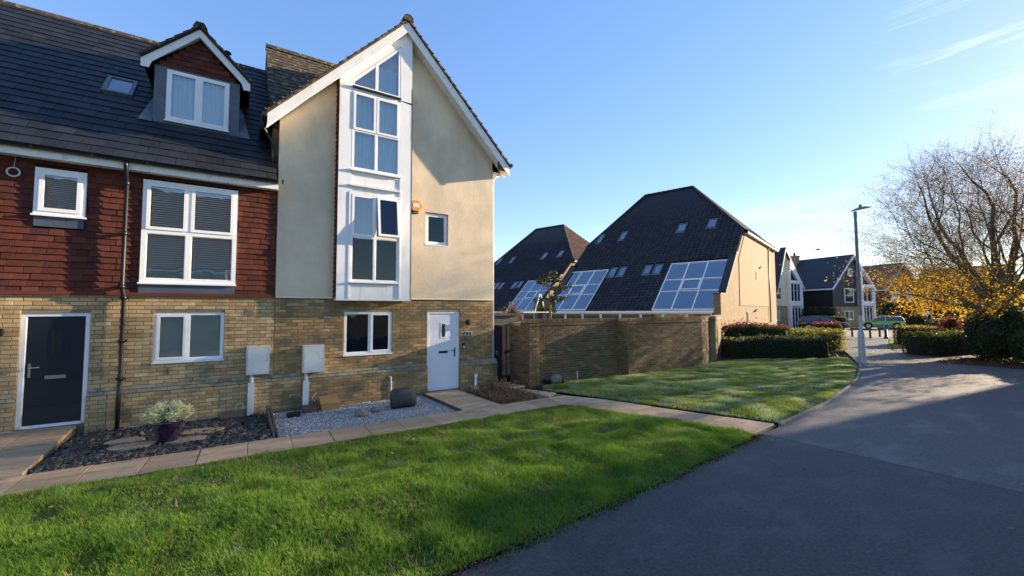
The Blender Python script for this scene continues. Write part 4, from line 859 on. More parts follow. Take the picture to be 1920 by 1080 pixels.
# verge, barge boards, soffit
LX, RX = .49, 6.70
def zt(x): return AZ-SL*abs(x-AX)
for e in (LX, RX):
    s = -1 if e < AX else 1
    obj('bargeboard', MB().prism([(AX, AZ-.05), (e, zt(e)-.05), (e, zt(e)-.30), (e-s*.02, zt(e)-.30), (AX, AZ-.32)], -.36, -.335), m['fascia'], GH)
    obj('soffit', MB().prism([(AX, AZ-.24), (e, zt(e)-.24), (e, zt(e)-.255), (AX, AZ-.255)], -.334, -.02), m['fascia'], GH)
    obj('roof', MB().prism([(AX, AZ+.02), (e+s*.03, zt(e+s*.03)+.02), (e+s*.03, zt(e+s*.03)-.04), (AX, AZ-.04)], -.37, 7.5), m['tile_brown'], GH)
    L = math.hypot(e-AX, zt(e)-AZ); q = Vector((s, 0, -SL)).normalized(); nn = Vector((s*SL, 0, 1)).normalized(); mb = MB(); n = int(L/.245)+1
    for k in range(n):
        a = Vector((AX, 0, AZ+.015))+q*(k*L/n); b = Vector((AX, 0, AZ+.015))+q*((k+1)*L/n+.03)
        mb2 = MB().prism([(a.x, a.z), (b.x+nn.x*.028, b.z+nn.z*.028), (b.x-nn.x*.02, b.z-nn.z*.02), (a.x-nn.x*.035, a.z-nn.z*.035)], -.40, -.37+.3)
        obj('verge_tile', mb2, m['tile_brown'], GH)
        mb.tube([tuple(b+nn*.03+Vector((0, -.405, 0))), tuple(b+nn*.05+Vector((0, -.41, 0)))], .012, 5)
    obj('tile_clip', mb, m['mortar'], GH, 'stuff')
    ff = Frame((AX, -.09, AZ+.02), (0, 1 if s > 0 else -1, 0), (s, 0, -SL)) if False else Frame((e+s*.03, -.09 if s < 0 else 7.5, zt(e+s*.03)+.02), (0, 1 if s < 0 else -1, 0), (-s, 0, SL))
    ff.N = nn
    field('roof_tile', GH, ff, 0, 7.5, 0, L, .30, .245, .006, m['tile_brown'], 'tile', .02, singles=0)
obj('ridge_tile', MB().prism([(AX-.13, AZ-.05), (AX-.12, AZ+.06), (AX-.05, AZ+.12), (AX+.05, AZ+.12), (AX+.12, AZ+.06), (AX+.13, AZ-.05)], -.42, 3.4), m['tile_brown'], GH)
# boxed eaves, gutter and rainwater pipe at the right corner
obj('fascia', MB().box(6.66, 6.685, -.33, 7.5, 6.22, 6.42).box(GX1+.02, 6.66, -.02, 7.5, 6.24, 6.26), m['fascia'], GH)
obj('soffit', MB().box(6.32, 6.655, -.30, -.28, 6.24, 6.60), m['timber'], GH)
obj('gutter', MB().tube([(6.745, -.40, 6.42), (6.745, 7.5, 6.42)], .055, 8), m['black'], GH)
obj('downpipe', MB().tube([(6.745, .1, 6.38), (6.745, .1, 6.30), (6.45, .1, 6.15), (6.38, .1, 6.0), (6.38, .1, .1)], .034, 8), m['white'], GH)
obj('gutter', MB().tube([(.43, -.38, 6.36), (.43, 4.0, 6.36)], .05, 8), m['black'], GH)
obj('downpipe', MB().tube([(.43, -.1, 6.3), (.43, -.02, 6.2), (.62, .06, 5.9), (.68, .10, 5.75), (.68, .10, 5.1)], .03, 8), m['black'], GH)
# main roof behind, with its lichen covered slope
zb = 10.28; K2 = 1.04
obj('roof', MB().prism([(.5, zb-K2*3.5-.02), (4.0, zb-.02), (8.2, zb-K2*4.2-.02), (8.1, zb-K2*4.2-.15), (4.0, zb-.15), (.5, zb-K2*3.5-.2)], .62, GX1+.1, 'x'), m['tile_brown'], GH)
rv2 = Vector((0, 1, K2)).normalized()
field('roof_tile', GH, Frame((0, 1.2, zb-K2*2.8), X, rv2), .60, 3.5, 0, 2.8*math.hypot(1, K2), .27, .245, .006, m['tile_brown'], 'tile', .02, singles=200)
obj('ridge_tile', MB().prism([(3.87, zb-.07), (3.93, zb+.06), (4.07, zb+.06), (4.13, zb-.07)], .60, GX1+.1, 'x'), m['tile_brown'], GH)
obj('wall', MB().box(.63, .74, .1, 8, 4.9, 6.3).prism([(0, 6.3), (8, 6.3), (4, zb-.2)], .64, .74, 'x'), m['tile_brown'], GH)
obj('air_vent', MB().box(1.74, 1.90, -.014, 0, 1.97, 2.10), m['mortar'], GH)
ag = MB()
for k in range(7): ag.box(1.755, 1.885, -.018, -.013, 1.98+k*.016, 1.988+k*.016)
obj('air_vent', ag, m['plinth_top'], GH)
# fittings on the cream house
meterbox(1.31, 1.75, .765, 1.37, 0, 1.39, 'white meter box on the cream house left of its ground floor window', 0)
t = thing('alarm_box', 'orange hexagonal alarm box beside the white bay', 'alarm', (3.95, 0, 4.85))
hx = [(3.93+.17*math.cos(k*math.pi/3), 4.90+.16*math.sin(k*math.pi/3)) for k in range(6)]
obj('cover', MB().prism(hx, -.10, -.02), m['orange'], t); obj('label_panel', MB().box(3.84, 4.02, -.104, -.10, 4.85, 4.96), m['plate_white'], t); obj('base', MB().box(3.86, 4.0, -.08, -.02, 4.70, 4.755), m['leadpanel'], t)
t = thing('wall_light', 'small black up and down light above the blue number plate', 'lamp', (5.48, 0, 1.75))
obj('body', MB().box(5.45, 5.52, -.09, -.03, 1.73, 1.89), m['black'], t); obj('back_plate', MB().box(5.44, 5.49, -.03, 0, 1.76, 1.86), m['black'], t)
t = thing('number_plate', 'navy enamel plate with the number 2 right of the white door', 'house number', (5.52, 0, 1.5))
obj('plate', MB().box(5.43, 5.62, -.012, -.002, 1.44, 1.56), m['plate_white'], t); obj('face', MB().box(5.443, 5.607, -.015, -.012, 1.453, 1.547), m['navyplate'], t)
o = lettering('number', '2', .10, .001, (.005, -.017, -.036), m['plate_white'], t)
t = thing('video_doorbell', 'black and white video doorbell beside the white door', 'doorbell', (5.37, 0, 1.14))
obj('body', MB().box(5.335, 5.40, -.03, 0, 1.08, 1.24), m['black'], t); obj('button', MB().box(5.348, 5.392, -.034, -.03, 1.10, 1.17), m['plate_white'], t)
t = thing('drain_pipe', 'short white waste pipe on the plinth above the boulder', 'pipe', (3.31, -.1, .0))
obj('pipe', MB().tube([(3.31, -.12, -.05), (3.31, -.12, .46), (3.30, -.115, .50), (3.26, -.10, .50)], .016, 8), m['white'], t)
t = thing('waste_bottle', 'white plastic downspout post standing beside the dry plants', 'pipe', (5.65, -.2, 0))
obj('post', MB().lathe([(.05, -.05), (.05, .10), (.045, .16), (.03, .24), (.028, .28)], (5.65, -.20, 0), 12), m['white'], t); obj('cap', MB().lathe([(.028, .27), (.042, .29), (.042, .36), (.03, .37)], (5.65, -.20, 0), 12).box(5.61, 5.625, -.22, -.18, .34, .41).box(5.675, 5.69, -.22, -.18, .34, .41), m['white'], t)

# ================================================================== FRONT GARDEN THINGS
def blob(c, rx, ry, rz, seed, mat, name, parent=None, nz=.18, sub=4, cut=None, box=None):
    bm = __import__('bmesh').new(); __import__('bmesh').ops.create_icosphere(bm, subdivisions=sub, radius=1)
    V = np.array([v.co[:] for v in bm.verts]); F = np.array([[v.index for v in f.verts] for f in bm.faces]); bm.free()
    r = np.random.default_rng(seed); D = np.zeros(len(V))
    for k in range(14):
        d = r.normal(size=3); d /= np.linalg.norm(d); D += np.clip(V@d-.55-.2*r.random(), 0, 1)*r.uniform(.2, .9)   # planed faces
    fine = sum(np.sin(V@r.normal(size=3)*f+r.random()*6)*a for f, a in ((3, .04), (6, .025), (11, .014), (19, .008)))
    if box: V = np.sign(V)*np.abs(V)**box
    V = V*(1-D*nz*2.4+fine*nz*4)[:, None]
    if cut: V[:, 2] = np.maximum(V[:, 2], cut)
    V = V*np.array([rx, ry, rz])+np.array(c)
    return npobj(name, V, F, mat, parent, None, False)
o = blob((3.25, -1.12, .12), .33, .25, .27, 5, m['rock'], 'boulder', nz=.16, cut=-.7, box=.72); tag(o, 'large dark green boulder on the grey gravel', 'boulder')
for i, (x, y, s, lab) in enumerate([(2.28, -1.42, .15, 'pale grey stone on the gravel left of the boulder'), (2.62, -1.22, .10, 'small half buried stone between pale stone and boulder')]):
    o = blob((x, y, -.01), s, s*.8, s*.7, 20+i, m['stone'], 'stone', nz=.12, sub=3, cut=-.6); tag(o, lab, 'stone', 'loose stones on the gravel')
def crate(x0, x1, y0, y1, z0, z1, slope, mat, label, nm='duct_cover', legs=True):
    t = thing(nm, label, 'wooden cover', ((x0+x1)/2, (y0+y1)/2, z0)); n = 5
    for k in range(n):
        a, b = y0+(y1-y0)*k/n, y0+(y1-y0)*(k+1)/n-.006
        za, zb_ = z1-slope*(1-k/n), z1-slope*(1-(k+1)/n)
        obj('plank', MB().prism([(a, za), (b, zb_), (b, zb_-.018), (a, za-.018)], x0-.012, x1+.012, 'x'), mat, t)
    obj('front_board', MB().box(x0, x1, y0+.008, y0+.026, z0, z1-slope-.02), mat, t)
    for xx in (x0, x1-.018): obj('side_board', MB().prism([(y0+.027, z0), (y1, z0), (y1, z1-.03), (y0+.027, z1-slope-.016)], xx, xx+.018, 'x'), mat, t)
    return t
crate(1.66, 2.04, -.50, -.16, -.06, .22, .12, m['timber_new'], 'honey coloured slatted wooden cover against the cream house plinth')
crate(1.30, 1.60, -.52, -.16, -.06, .06, .03, m['timber'], 'low dark brown wooden cover below the white pipe of the cream house')
crate(-.16, .22, -.46, -.14, -.06, .10, .06, m['timber'], 'brown wooden cover by the wall on the slate bed')
o = obj('paving_block', MB().box(.98, 1.22, -.75, -.52, -.09, .015), m['slate']); tag(o, 'dark grey block lying on the gravel near the timber edging', 'block')
t = thing('timber_edging', 'two weathered timber edging boards between slate and gravel beds', 'edging', (.66, -1.1, 0))
obj('board', MB().prism([(-2.30, -.1), (-.25, -.1), (-.25, .16), (-2.28, .02)], .615, .65, 'x'), m['timber'], t); obj('board', MB().prism([(-1.65, -.1), (-.3, -.1), (-.3, .12), (-1.6, .05)], .672, .702, 'x'), m['timber'], t)
o = obj('timber_edging', MB().box(4.135, 4.16, -2.35, -.1, -.1, .012), m['timber']); tag(o, 'dark timber edging along the left of the white door path', 'edging')
t = thing('outside_tap', 'thin bent cable and tap beside the cream house white pipe', 'tap', (1.62, -.12, .1))
obj('cable', MB().tube([(1.52, -.12, .02), (1.53, -.14, .22), (1.60, -.15, .30), (1.66, -.13, .24), (1.58, -.14, .14)], .008, 6), m['whiteplastic'], t); obj('tap', MB().tube([(1.56, -.10, .14), (1.56, -.2, .14), (1.56, -.2, .09)], .014, 8), m['steel'], t)
t = thing('cable_loop', 'thin pale cable looped by the terraced house wall near the white pipe', 'cable', (.18, -.1, .1))
obj('cable', MB().tube([(.10, -.11, .0), (.09, -.13, .18), (.14, -.14, .25), (.20, -.13, .23), (.22, -.12, .12), (.21, -.12, .0)], .008, 6), m['whiteplastic'], t)
# potted shrub
PX, PY = -.87, -1.53
t = thing('potted_shrub', 'variegated shrub in a glossy dark blue pot on the slate', 'potted plant', (PX, PY, -.06))
obj('pot', MB().lathe([(.0, -.07), (.135, -.07), (.145, -.03), (.17, .12), (.195, .24), (.203, .29), (.232, .295), (.238, .335), (.228, .345), (.212, .34), (.205, .30), (.0, .30)], (PX, PY, 0), 28), m['pot'], t)
r = np.random.default_rng(3); st = MB(); tips = []
for k in range(90):
    a = r.uniform(0, 6.28); e = r.uniform(.1, 1.0); L = r.uniform(.25, .34); d = np.array([math.cos(a)*e, math.sin(a)*e, 1.05-.55*e]); d /= np.linalg.norm(d)
    b0 = np.array([PX+.05*math.cos(a), PY+.05*math.sin(a), .28]); st.tube([tuple(b0), tuple(b0+d*L*.5), tuple(b0+d*L+np.array([0, 0, .02]))], [.005, .004, .002], 4, False)
    for q in range(85): 
        u = r.uniform(.45, 1.03); tips.append(b0+d*L*u+r.normal(0, .026, 3))
obj('stems', st, m['bark'], t); leafcloud('foliage', np.array(tips), .021, m['leaf_var'], t, seed=4)
# dried border plants
t = thing('border_plants', 'dried brown perennials in the bed right of the white door', 'plants', (5.9, -1.4, 0))
obj('soil', MB().prism([(5.14, -.10), (5.14, -2.34), (6.46, -2.34), (6.55, -1.5), (6.45, -.55), (6.4, -.1)], -.1, -.03, 'z'), m['soil'], t)
st = MB(); tips = []
for k in range(420):
    x, y = r.uniform(5.2, 6.4), r.uniform(-2.2, -.35); L = r.uniform(.06, .24)*(1.35 if y > -1.2 and x > 5.9 else .8); a = r.uniform(0, 6.28); l = r.uniform(.2, .8)
    p = (x, y, -.03); q = (x+L*l*math.cos(a), y+L*l*math.sin(a), -.03+L); mid = ((p[0]*.6+q[0]*.4), (p[1]*.6+q[1]*.4), -.03+L*.55)
    st.tube([p, mid, q], [.005, .004, .002], 3, False)
    for j in range(5): tips.append(np.array(q)*(u := r.uniform(.3, 1))+np.array(p)*(1-u)+r.normal(0, .02, 3))
obj('stems', st, m['leaf_dry'], t); leafcloud('foliage', np.array(tips), .024, m['leaf_dry'], t, seed=6)
G = r.uniform(0, 1, (2200, 3))*np.array([1.2, 1.9, .04])+np.array([5.18, -2.28, -.03]); leafcloud('leaf_litter', G, .025, m['leaf_russet'], t, seed=9)

# ================================================================== GARDEN WALL, GATE
t = thing('garden_gate', 'navy vertical board side gate between cream house and brick wall', 'gate', (6.9, .35, 0))
for k in range(9):
    xa = 6.34+k*.115; obj('board', MB().box(xa, xa+.108, .36+(.006 if k % 2 else 0), .39, -.05, 1.72), m['timber_gate'], t)
obj('ring_handle', MB().tube([(6.66+.035*math.cos(a), .335, .86+.045*math.sin(a)) for a in [k*math.pi/8 for k in range(17)]], .007, 6).box(6.645, 6.675, .34, .36, .88, .92), m['steel'], t)
obj('latch', MB().box(7.15, 7.17, .33, .36, .86, .94), m['steel'], t)
t = thing('gate_overpanel', 'grey horizontal boards over the navy side gate', 'fence panel', (6.9, .2, 1.7))
for k in range(3): obj('board', MB().box(6.33, 7.36, .22+.012*k, .25+.012*k, 1.70+k*.095, 1.79+k*.095), m['timber_grey'], t)
obj('cap_rail', MB().box(6.33, 7.40, .16, .30, 1.99, 2.05), m['timber'], t)
GW = thing('garden_wall', 'brown brick garden wall with piers and brick on edge coping', 'wall', (11.5, -.8, 0))
def wallrun(p, q, h, thick=.22, coping=True, singles=True, n_single=110):
    p, q = Vector((*p, 0)), Vector((*q, 0)); U = (q-p).normalized(); L = (q-p).length; N = U.cross(Vector(Z)); f = Frame(p, U, Z)
    q2 = q-N*0; 
    mb = MB(); fbox(mb, f, 0, L, -.2, h-.11, -thick, 0); obj('wall', mb, m['mortar_dark'], GW)
    CELLS.append((f, 0, L, -.15, h-.19))
    if coping:
        c = MB(); fbox(c, f, -.01, L+.01, h-.19, h-.165, -thick-.04, .035); fbox(c, f, -.01, L+.01, h-.163, h-.125, -thick-.025, .028); obj('tile_creasing', c, m['tile_redbrown'], GW)
        n = int(L/.098)
        for k in range(n):
            b = MB(); a = k*L/n; j = random.uniform(-.003, .003); fbox(b, f, a+.006, a+L/n-.006, h-.11, h+random.uniform(-.002, .002), -thick-.005+j, .012+j); COPE.append(b)
        c = MB(); fbox(c, f, 0, L, h-.124, h-.015, -thick+.01, .0); obj('mortar_bed', c, m['mortar'], GW)
    return f
CELLS = []; COPE = []
H_ = 1.88
wallrun((7.46, -.60), (10.78, -.68), H_); wallrun((11.12, -.98), (15.06, -1.0), H_); wallrun((15.06, -1.0), (16.55, -.42), H_); wallrun((17.2, -.05), (22.3, 2.45), H_, coping=True)
for (a, b) in (((7.10, -.72), (7.46, -.72)), ((10.78, -1.12), (11.12, -1.12)), ((16.62, -.62), (16.95, -.50))):
    f = wallrun(a, b, H_+(.0), .42)
# flanks of the piers that face the camera
for p, q in (((7.10, .28), (7.10, -.72)), ((10.78, -.66), (10.78, -1.12))):
    P_, Q_ = Vector((*p, 0)), Vector((*q, 0)); f = Frame(P_, Q_-P_, Z); CELLS.append((f, 0, (Q_-P_).length, -.15, H_-.19))
    mb = MB(); fbox(mb, f, 0, (Q_-P_).length, -.2, H_-.11, -.25 if p[0] < 8 else -.3, -.002); obj('wall', mb, m['mortar_dark'], GW)
for i, b in enumerate(COPE[:150]): obj('coping_brick', b, m['brick_multi'], GW)
mb = MB()
for b in COPE[150:]: mb.add(b.v, b.f)
obj('coping_brick', mb, m['brick_multi'], GW, 'stuff')
for i, (f, a, b, c, d) in enumerate(CELLS):
    field('brick', GW, f, a, b, c, d, .225, .075, .010, m['brick_multi'], 'brick', .013, singles=[150, 90, 0, 0, 22, 20, 0, 18, 0][i], jit=.0035, wob=.02)
t = thing('fallen_pot', 'grey brown urn lying on its side by the garden wall', 'pot', (7.75, -1.05, 0))
u = MB().lathe([(.0, -.15), (.10, -.15), (.135, -.06), (.14, .04), (.12, .13), (.125, .15), (.11, .15), (.10, .12), (.0, .12)], (0, 0, 0), 20)
M3 = Matrix.Translation((7.78, -1.05, .15)) @ Matrix.Rotation(R(78), 4, 'Y'); u.v = [tuple(M3 @ Vector(v)) for v in u.v]; obj('urn', u, m['terracotta'], t)
o = blob((7.52, -.95, .10), .17, .14, .16, 31, m['black'], 'plastic_bag', nz=.3, sub=3, cut=-.6); tag(o, 'crumpled black bag slumped behind the fallen urn', 'bag')
o = obj('small_pot', MB().lathe([(.0, 0), (.05, 0), (.07, .10), (.06, .10), (.0, .03)], (8.1, -1.0, .01), 12), m['black']); tag(o, 'small black plastic pot right of the fallen urn', 'pot')
o = obj('marker_cane', MB().tube([(8.72, -.95, 0), (8.72, -.95, .30)], .010, 6), m['whiteplastic']); tag(o, 'thin pale cane standing at the foot of the wall', 'cane')
# ================================================================== SLOPING ROOF HOUSES (middle distance); local x = -s, y = depth, z up
B2O, B2R = (22.7, 2.66, 0), 286.24-360
def catslide(loc, rz, label, singles):
    t = thing('catslide_house', label, 'house', loc, rz, None, True)
    W, ze, t1, z1, t2, tr, zr_, s0, s1 = 12.2, 2.09, 6.33, 7.6, 18.1, 12.05, 12.82, 5.0, 9.2
    sl = (z1-ze)/t1; V_ = Vector((0, 1, sl)).normalized(); q = V_.y
    f = Frame((-W, 0, ze), X, V_)
    Lr = tr/q
    def ur(v):
        tt = v*q
        if tt <= t1: return (.0, W)
        k = (tt-t1)/(tr-t1); return ((W-s1)*k, W-s0*k)
    # solid body under the tiles
    body = MB()
    body.add([(-W, 0, ze-.06), (0, 0, ze-.06), (0, t1, z1-.06), (-W, t1, z1-.06), (-s1, tr, zr_-.06), (-s0, tr, zr_-.06), (0, t2, z1-.06), (-W, t2, z1-.06)],
             [(0, 1, 2, 3), (3, 2, 5, 4), (2, 6, 5), (7, 3, 4), (6, 7, 4, 5)])
    obj('roof', body, m['tile_dark'], t)
    gl = [(W-3.95, W-.35, .02/q, 3.66/q), (W-12.1, W-8.62, .05/q, 3.55/q)]
    rws = []
    for sc, tc, w, h in ((11.25, 6.69, .52, .95), (9.15, 6.7, .52, .92), (4.38, 6.78, .62, .92), (2.24, 6.84, .62, .93)): rws.append((W-sc-w/2, W-sc+w/2, tc/q, (tc+h)/q))
    for sc in (8.2, 7.46, 5.53, 4.78): rws.append((W-sc-.28, W-sc+.28, 2.88/q, 3.71/q))
    field('roof_tile', t, f, 0, W, 0, Lr, .33, .30, .0, m['tile_dark'], 'pantile', .05, [g for g in gl]+rws, urange=ur, singles=0, jit=.004, bond=0)
    for s in (0, 1):   # hip planes
        x = 0 if s == 0 else -W; sr = s0 if s == 0 else s1; sg = -1 if s == 0 else 1
    # ridge and hip tiles
    rt = MB()
    def run(a, b):
        a, b = Vector(a), Vector(b); n = max(1, int((b-a).length/.42)); d = (b-a)/n
        for k in range(n): rt.tube([tuple(a+d*k), tuple(a+d*(k+.97))], [.10, .115], 7)
    run((-s1, tr, zr_), (-s0, tr, zr_)); run((0, t1, z1), (-s0, tr, zr_)); run((-W, t1, z1), (-s1, tr, zr_)); run((0, t2, z1), (-s0, tr, zr_))
    obj('ridge_tile', rt, m['tile_dark'], t, 'stuff')
    # hip slope on the side: rows of tiles seen obliquely
    hf = Frame((0, t1, z1), Y_, (-s0, 0, zr_-z1)); hl = math.hypot(s0, zr_-z1)
    def uh(v): k = v/hl; return ((tr-t1)*k, (t2-t1)-(t2-tr)*k)
    field('roof_tile', t, hf, 0, t2-t1, 0, hl, .33, .30, 0, m['tile_redbrown'] if singles == 0 else m['tile_dark'], 'pantile', .03, urange=uh, singles=0, bond=0)
    # walls
    obj('wall', MB().prism([(.0, -.1), (t2, -.1), (t2, z1-.1), (t1, z1-.1), (.9, 2.95), (.0, 2.09)], -.35, -.002, 'x'), m['brick_side'], t)
    obj('wall', MB().prism([(.0, -.1), (t2, -.1), (t2, z1-.1), (t1, z1-.1), (.9, 2.95), (.0, 2.09)], -W+.002, -W+.35, 'x').box(-W, 0, t2-.3, t2, -.1, z1), m['brick_side'], t)
    for x0, x1 in ((-.34, .03), (-W-.03, -W+.30)):     # stepped parapets over the party walls
        obj('parapet', MB().prism([(-.12, -.1), (-.12, 3.03), (.75, 3.03), (1.0, 3.14), (3.85, 5.70), (4.1, 5.66), (4.1, 5.2), (.9, 2.2), (.9, -.1)], x0, x1, 'x'), m['brick_side'], t)
        obj('coping', MB().prism([(1.0, 3.16), (3.85, 5.72), (3.85, 5.76), (.98, 3.21)], x0-.03, x1+.03, 'x').box(x0-.03, x1+.03, -.15, .98, 3.035, 3.09).box(x0-.03, x1+.04, 3.80, 4.15, 5.72, 5.80), m['tile_dark'], t)
    obj('render_panel', MB().prism([(4.4, 2.42), (14.4, 2.42), (14.4, 7.35), (6.5, 7.35), (4.55, 5.5)], .0, .035, 'x'), m['render_b2'], t)
    for y0, y1, za, zb_ in ((9.4, 9.75, 4.25, 5.1), (6.35, 6.65, 1.2, 2.05)):
        w = obj('window', MB().box(.02, .06, y0, y1, za, zb_), m['white'], t); obj('pane', MB().box(.058, .066, y0+.07, y1-.07, za+.07, zb_-.07), m['carglass'], w)
    obj('wall_lamp', MB().prism([(8.6, 2.0), (9.3, 2.12), (9.3, 2.2), (8.6, 2.08)], .035, .15, 'x'), m['black'], t)
    obj('downpipe', MB().tube([(.10, 14.5, 7.3), (.10, 14.5, -.1)], .05, 8), m['brownpipe'], t)
    obj('meter_box', MB().box(.0, .18, 13.0, 13.4, .5, 1.1).box(.0, .18, 14.0, 14.3, .4, 1.1), m['whiteplastic'], t)
    obj('fascia', MB().box(.26, .29, t1-.1, t2+.1, z1-.30, z1-.06).box(.0, .26, t1-.1, t2, z1-.30, z1-.28), m['fascia'], t)
    obj('gutter', MB().tube([(.35, t1-.1, z1-.10), (.35, t2+.1, z1-.10)], .065, 8), m['lamp_pale'], t)
    obj('hip_edge', MB().add([(0, t1, z1), (.36, t1-.1, z1-.05), (.36, t2+.1, z1-.05), (0, t2, z1)], [(0, 1, 2, 3)]), m['tile_redbrown'], t)
    # glazed slopes
    for (a, b, c, d) in gl:
        g = MB(); fring(g, f, a, b, c, d, .055, 0, .10); w3 = (b-a)/3; L3 = d-c
        for k in (1, 2): fbox(g, f, a+k*w3-.032, a+k*w3+.032, c+.055, d-.055, .01, .11)
        for k in (.37, .62): fbox(g, f, a+.055, b-.055, c+L3*k-.018, c+L3*k+.018, .012, .095)
        o = obj('roof_glazing', g, m['white'], t)
        fring(g2 := MB(), f, a+w3+.06, a+2*w3-.06, c+L3*.39, c+L3*.60, .06, .095, .13); obj('vent_light', g2, m['white'], o)
        ys = [c+.07, c+L3*.37, c+L3*.62, d-.07]
        for i in range(3):
            for j in range(3): obj('pane', fbox(MB(), f, a+w3*i+.045, a+w3*(i+1)-.045, ys[j]+.035, ys[j+1]-.035, .05, .06), m['glass_blue'], o)
        # blinds and rails behind the glazing
        obj('blind', fbox(MB(), f, a+.1, b-.1, c+.1, d-.1, -.15, -.14), m['roofblind'], o)
        if a > 5:
            rl = MB(); k = a+.2
            while k < b-.2: fbox(rl, f, k, k+.07, c+.75, c+1.9, -.09, -.07); k += .2
            obj('railing', rl, m['white'], o, 'stuff')
    for (a, b, c, d) in rws:
        o = obj('skylight', fring(MB(), f, a, b, c, d, .07, -.02, .09), m['lead'], t)
        fbox(fl := MB(), f, a-.05, b+.05, c-.16, c-.01, .06, .075); obj('flashing', fl, m['lead'], o)
        obj('pane', fbox(MB(), f, a+.07, b-.07, c+.07, d-.07, .04, .05), m['glass_blue'], o); obj('blind', fbox(MB(), f, a+.07, b-.07, c+.07, d-.07, 0.0, .01), m['roofblind'], o)
    # front below the eaves: white window band
    obj('wall', MB().box(-W+.4, -.4, .20, .40, -.1, 2.05), m['brick_side'], t)
    fb = obj('fascia', MB().box(-W+.32, -.32, -.06, -.02, 1.98, 2.10).box(-W+.32, -.32, -.02, .2, 2.0, 2.04), m['white'], t)
    for k in range(8):
        x0 = -W+.45+k*1.41; w = obj('window', MB().ring(x0, x0+1.38, .9, 1.97, .06, .08, .16), m['white'], t); obj('pane', MB().box(x0+.06, x0+1.32, .12, .13, .97, 1.91), m['carglass'], w)
    return t
def brickmat(name, c1, c2, mort, sw, bw=.225, bh=.075):
    mt = bpy.data.materials.new(name); mt.use_nodes = True; nt = mt.node_tree; b = nt.nodes['Principled BSDF']; b.inputs['Roughness'].default_value = .9
    tc = nt.nodes.new('ShaderNodeTexCoord'); sp = nt.nodes.new('ShaderNodeSeparateXYZ'); lk(nt, tc.outputs['Object'], sp.inputs[0]); ad = nt.nodes.new('ShaderNodeMath'); ad.operation = 'ADD'
    lk(nt, sp.outputs[0], ad.inputs[0]); lk(nt, sp.outputs[1], ad.inputs[1]); cb = nt.nodes.new('ShaderNodeCombineXYZ'); lk(nt, ad.outputs[0], cb.inputs[0]); lk(nt, sp.outputs[2], cb.inputs[1])
    br = nt.nodes.new('ShaderNodeTexBrick'); br.inputs['Scale'].default_value = 1; br.inputs['Brick Width'].default_value = bw; br.inputs['Row Height'].default_value = bh; br.inputs['Mortar Size'].default_value = .006
    br.inputs['Color1'].default_value = (*c1, 1); br.inputs['Color2'].default_value = (*c2, 1); br.inputs['Mortar'].default_value = (*mort, 1); lk(nt, cb.outputs[0], br.inputs['Vector'])
    nz = nt.nodes.new('ShaderNodeTexNoise'); nz.inputs['Scale'].default_value = 1.3; nz.inputs['Detail'].default_value = 6; lk(nt, tc.outputs['Object'], nz.inputs['Vector'])
    hv = nt.nodes.new('ShaderNodeHueSaturation'); mr = nt.nodes.new('ShaderNodeMapRange'); mr.inputs['To Min'].default_value = .65; mr.inputs['To Max'].default_value = 1.3; lk(nt, nz.outputs['Fac'], mr.inputs['Value'])
    lk(nt, mr.outputs[0], hv.inputs['Value']); lk(nt, br.outputs['Color'], hv.inputs['Color']); lk(nt, hv.outputs[0], b.inputs['Base Color'])
    bp = nt.nodes.new('ShaderNodeBump'); bp.inputs['Distance'].default_value = .008; bp.invert = True; lk(nt, br.outputs['Fac'], bp.inputs['Height']); lk(nt, bp.outputs[0], b.inputs['Normal'])
    return mt
m['brick_side'] = brickmat('side_wall_brick', (.25, .17, .095), (.20, .13, .07), (.24, .20, .14), 0)
m['brick_farbuff'] = brickmat('far_buff_brickwork', (.38, .27, .14), (.30, .21, .11), (.30, .25, .17), 0)
m['brick_farred'] = brickmat('far_red_brickwork', (.20, .06, .035), (.15, .05, .03), (.2, .15, .11), 0)
m['roofblind'] = M('pale_roof_blind', (.78, .84, .82), (.62, .72, .72), .8, .8)
catslide(B2O, B2R, 'large dark tiled house sloping to the garden wall with two glazed slopes', 1)
catslide((23.82, 21.17, 0), B2R, 'further dark tiled house half hidden behind the cream house corner', 0)

# ================================================================== FAR HOUSES (local: front faces -y)
def gable_far(loc, rz, label, W, ax, za, ze, Ln, wallm, roofm, lower=None, zl=2.5, name='detached_house'):
    t = thing(name, label, 'house', loc, rz, None, True)
    if lower:
        obj('wall', MB().box(0, W, 0, Ln, -.1, zl), lower, t)
        obj('wall', MB().prism([(0, zl+.002), (W, zl+.002), (W, ze), (ax, za), (0, ze)], -.03, Ln+.01), wallm, t)
    else: obj('wall', MB().prism([(0, -.1), (W, -.1), (W, ze), (ax, za), (0, ze)], 0, Ln), wallm, t)
    for s, e in ((-1, -.35), (1, W+.35)):
        zl_ = za-(za-ze)/(ax if s < 0 else W-ax)*abs(e-ax)
        obj('bargeboard', MB().prism([(ax, za+.06), (e, zl_+.06), (e, zl_-.24), (ax, za-.24)], -.36, -.30), m['fascia'], t)
        fr = Frame((e, Ln+.2, zl_+.08) if s > 0 else (e, -.38, zl_+.08), (0, -1 if s > 0 else 1, 0), (-s*abs(ax-e), 0, za-zl_))
        L = math.hypot(ax-e, za-zl_)
        obj('roof', MB().prism([(ax, za+.10), (e, zl_+.10), (e, zl_-.02), (ax, za-.02)], -.29, Ln+.2), roofm, t)
        field('roof_tile', t, fr, 0, Ln+.58, 0, L, .34, .30, 0, roofm, 'tile', .035, singles=0)
        obj('fascia', MB().box(e-.03 if s > 0 else e, e if s > 0 else e+.03, -.3, Ln, zl_-.2, zl_-.04), m['fascia'], t)
    return t
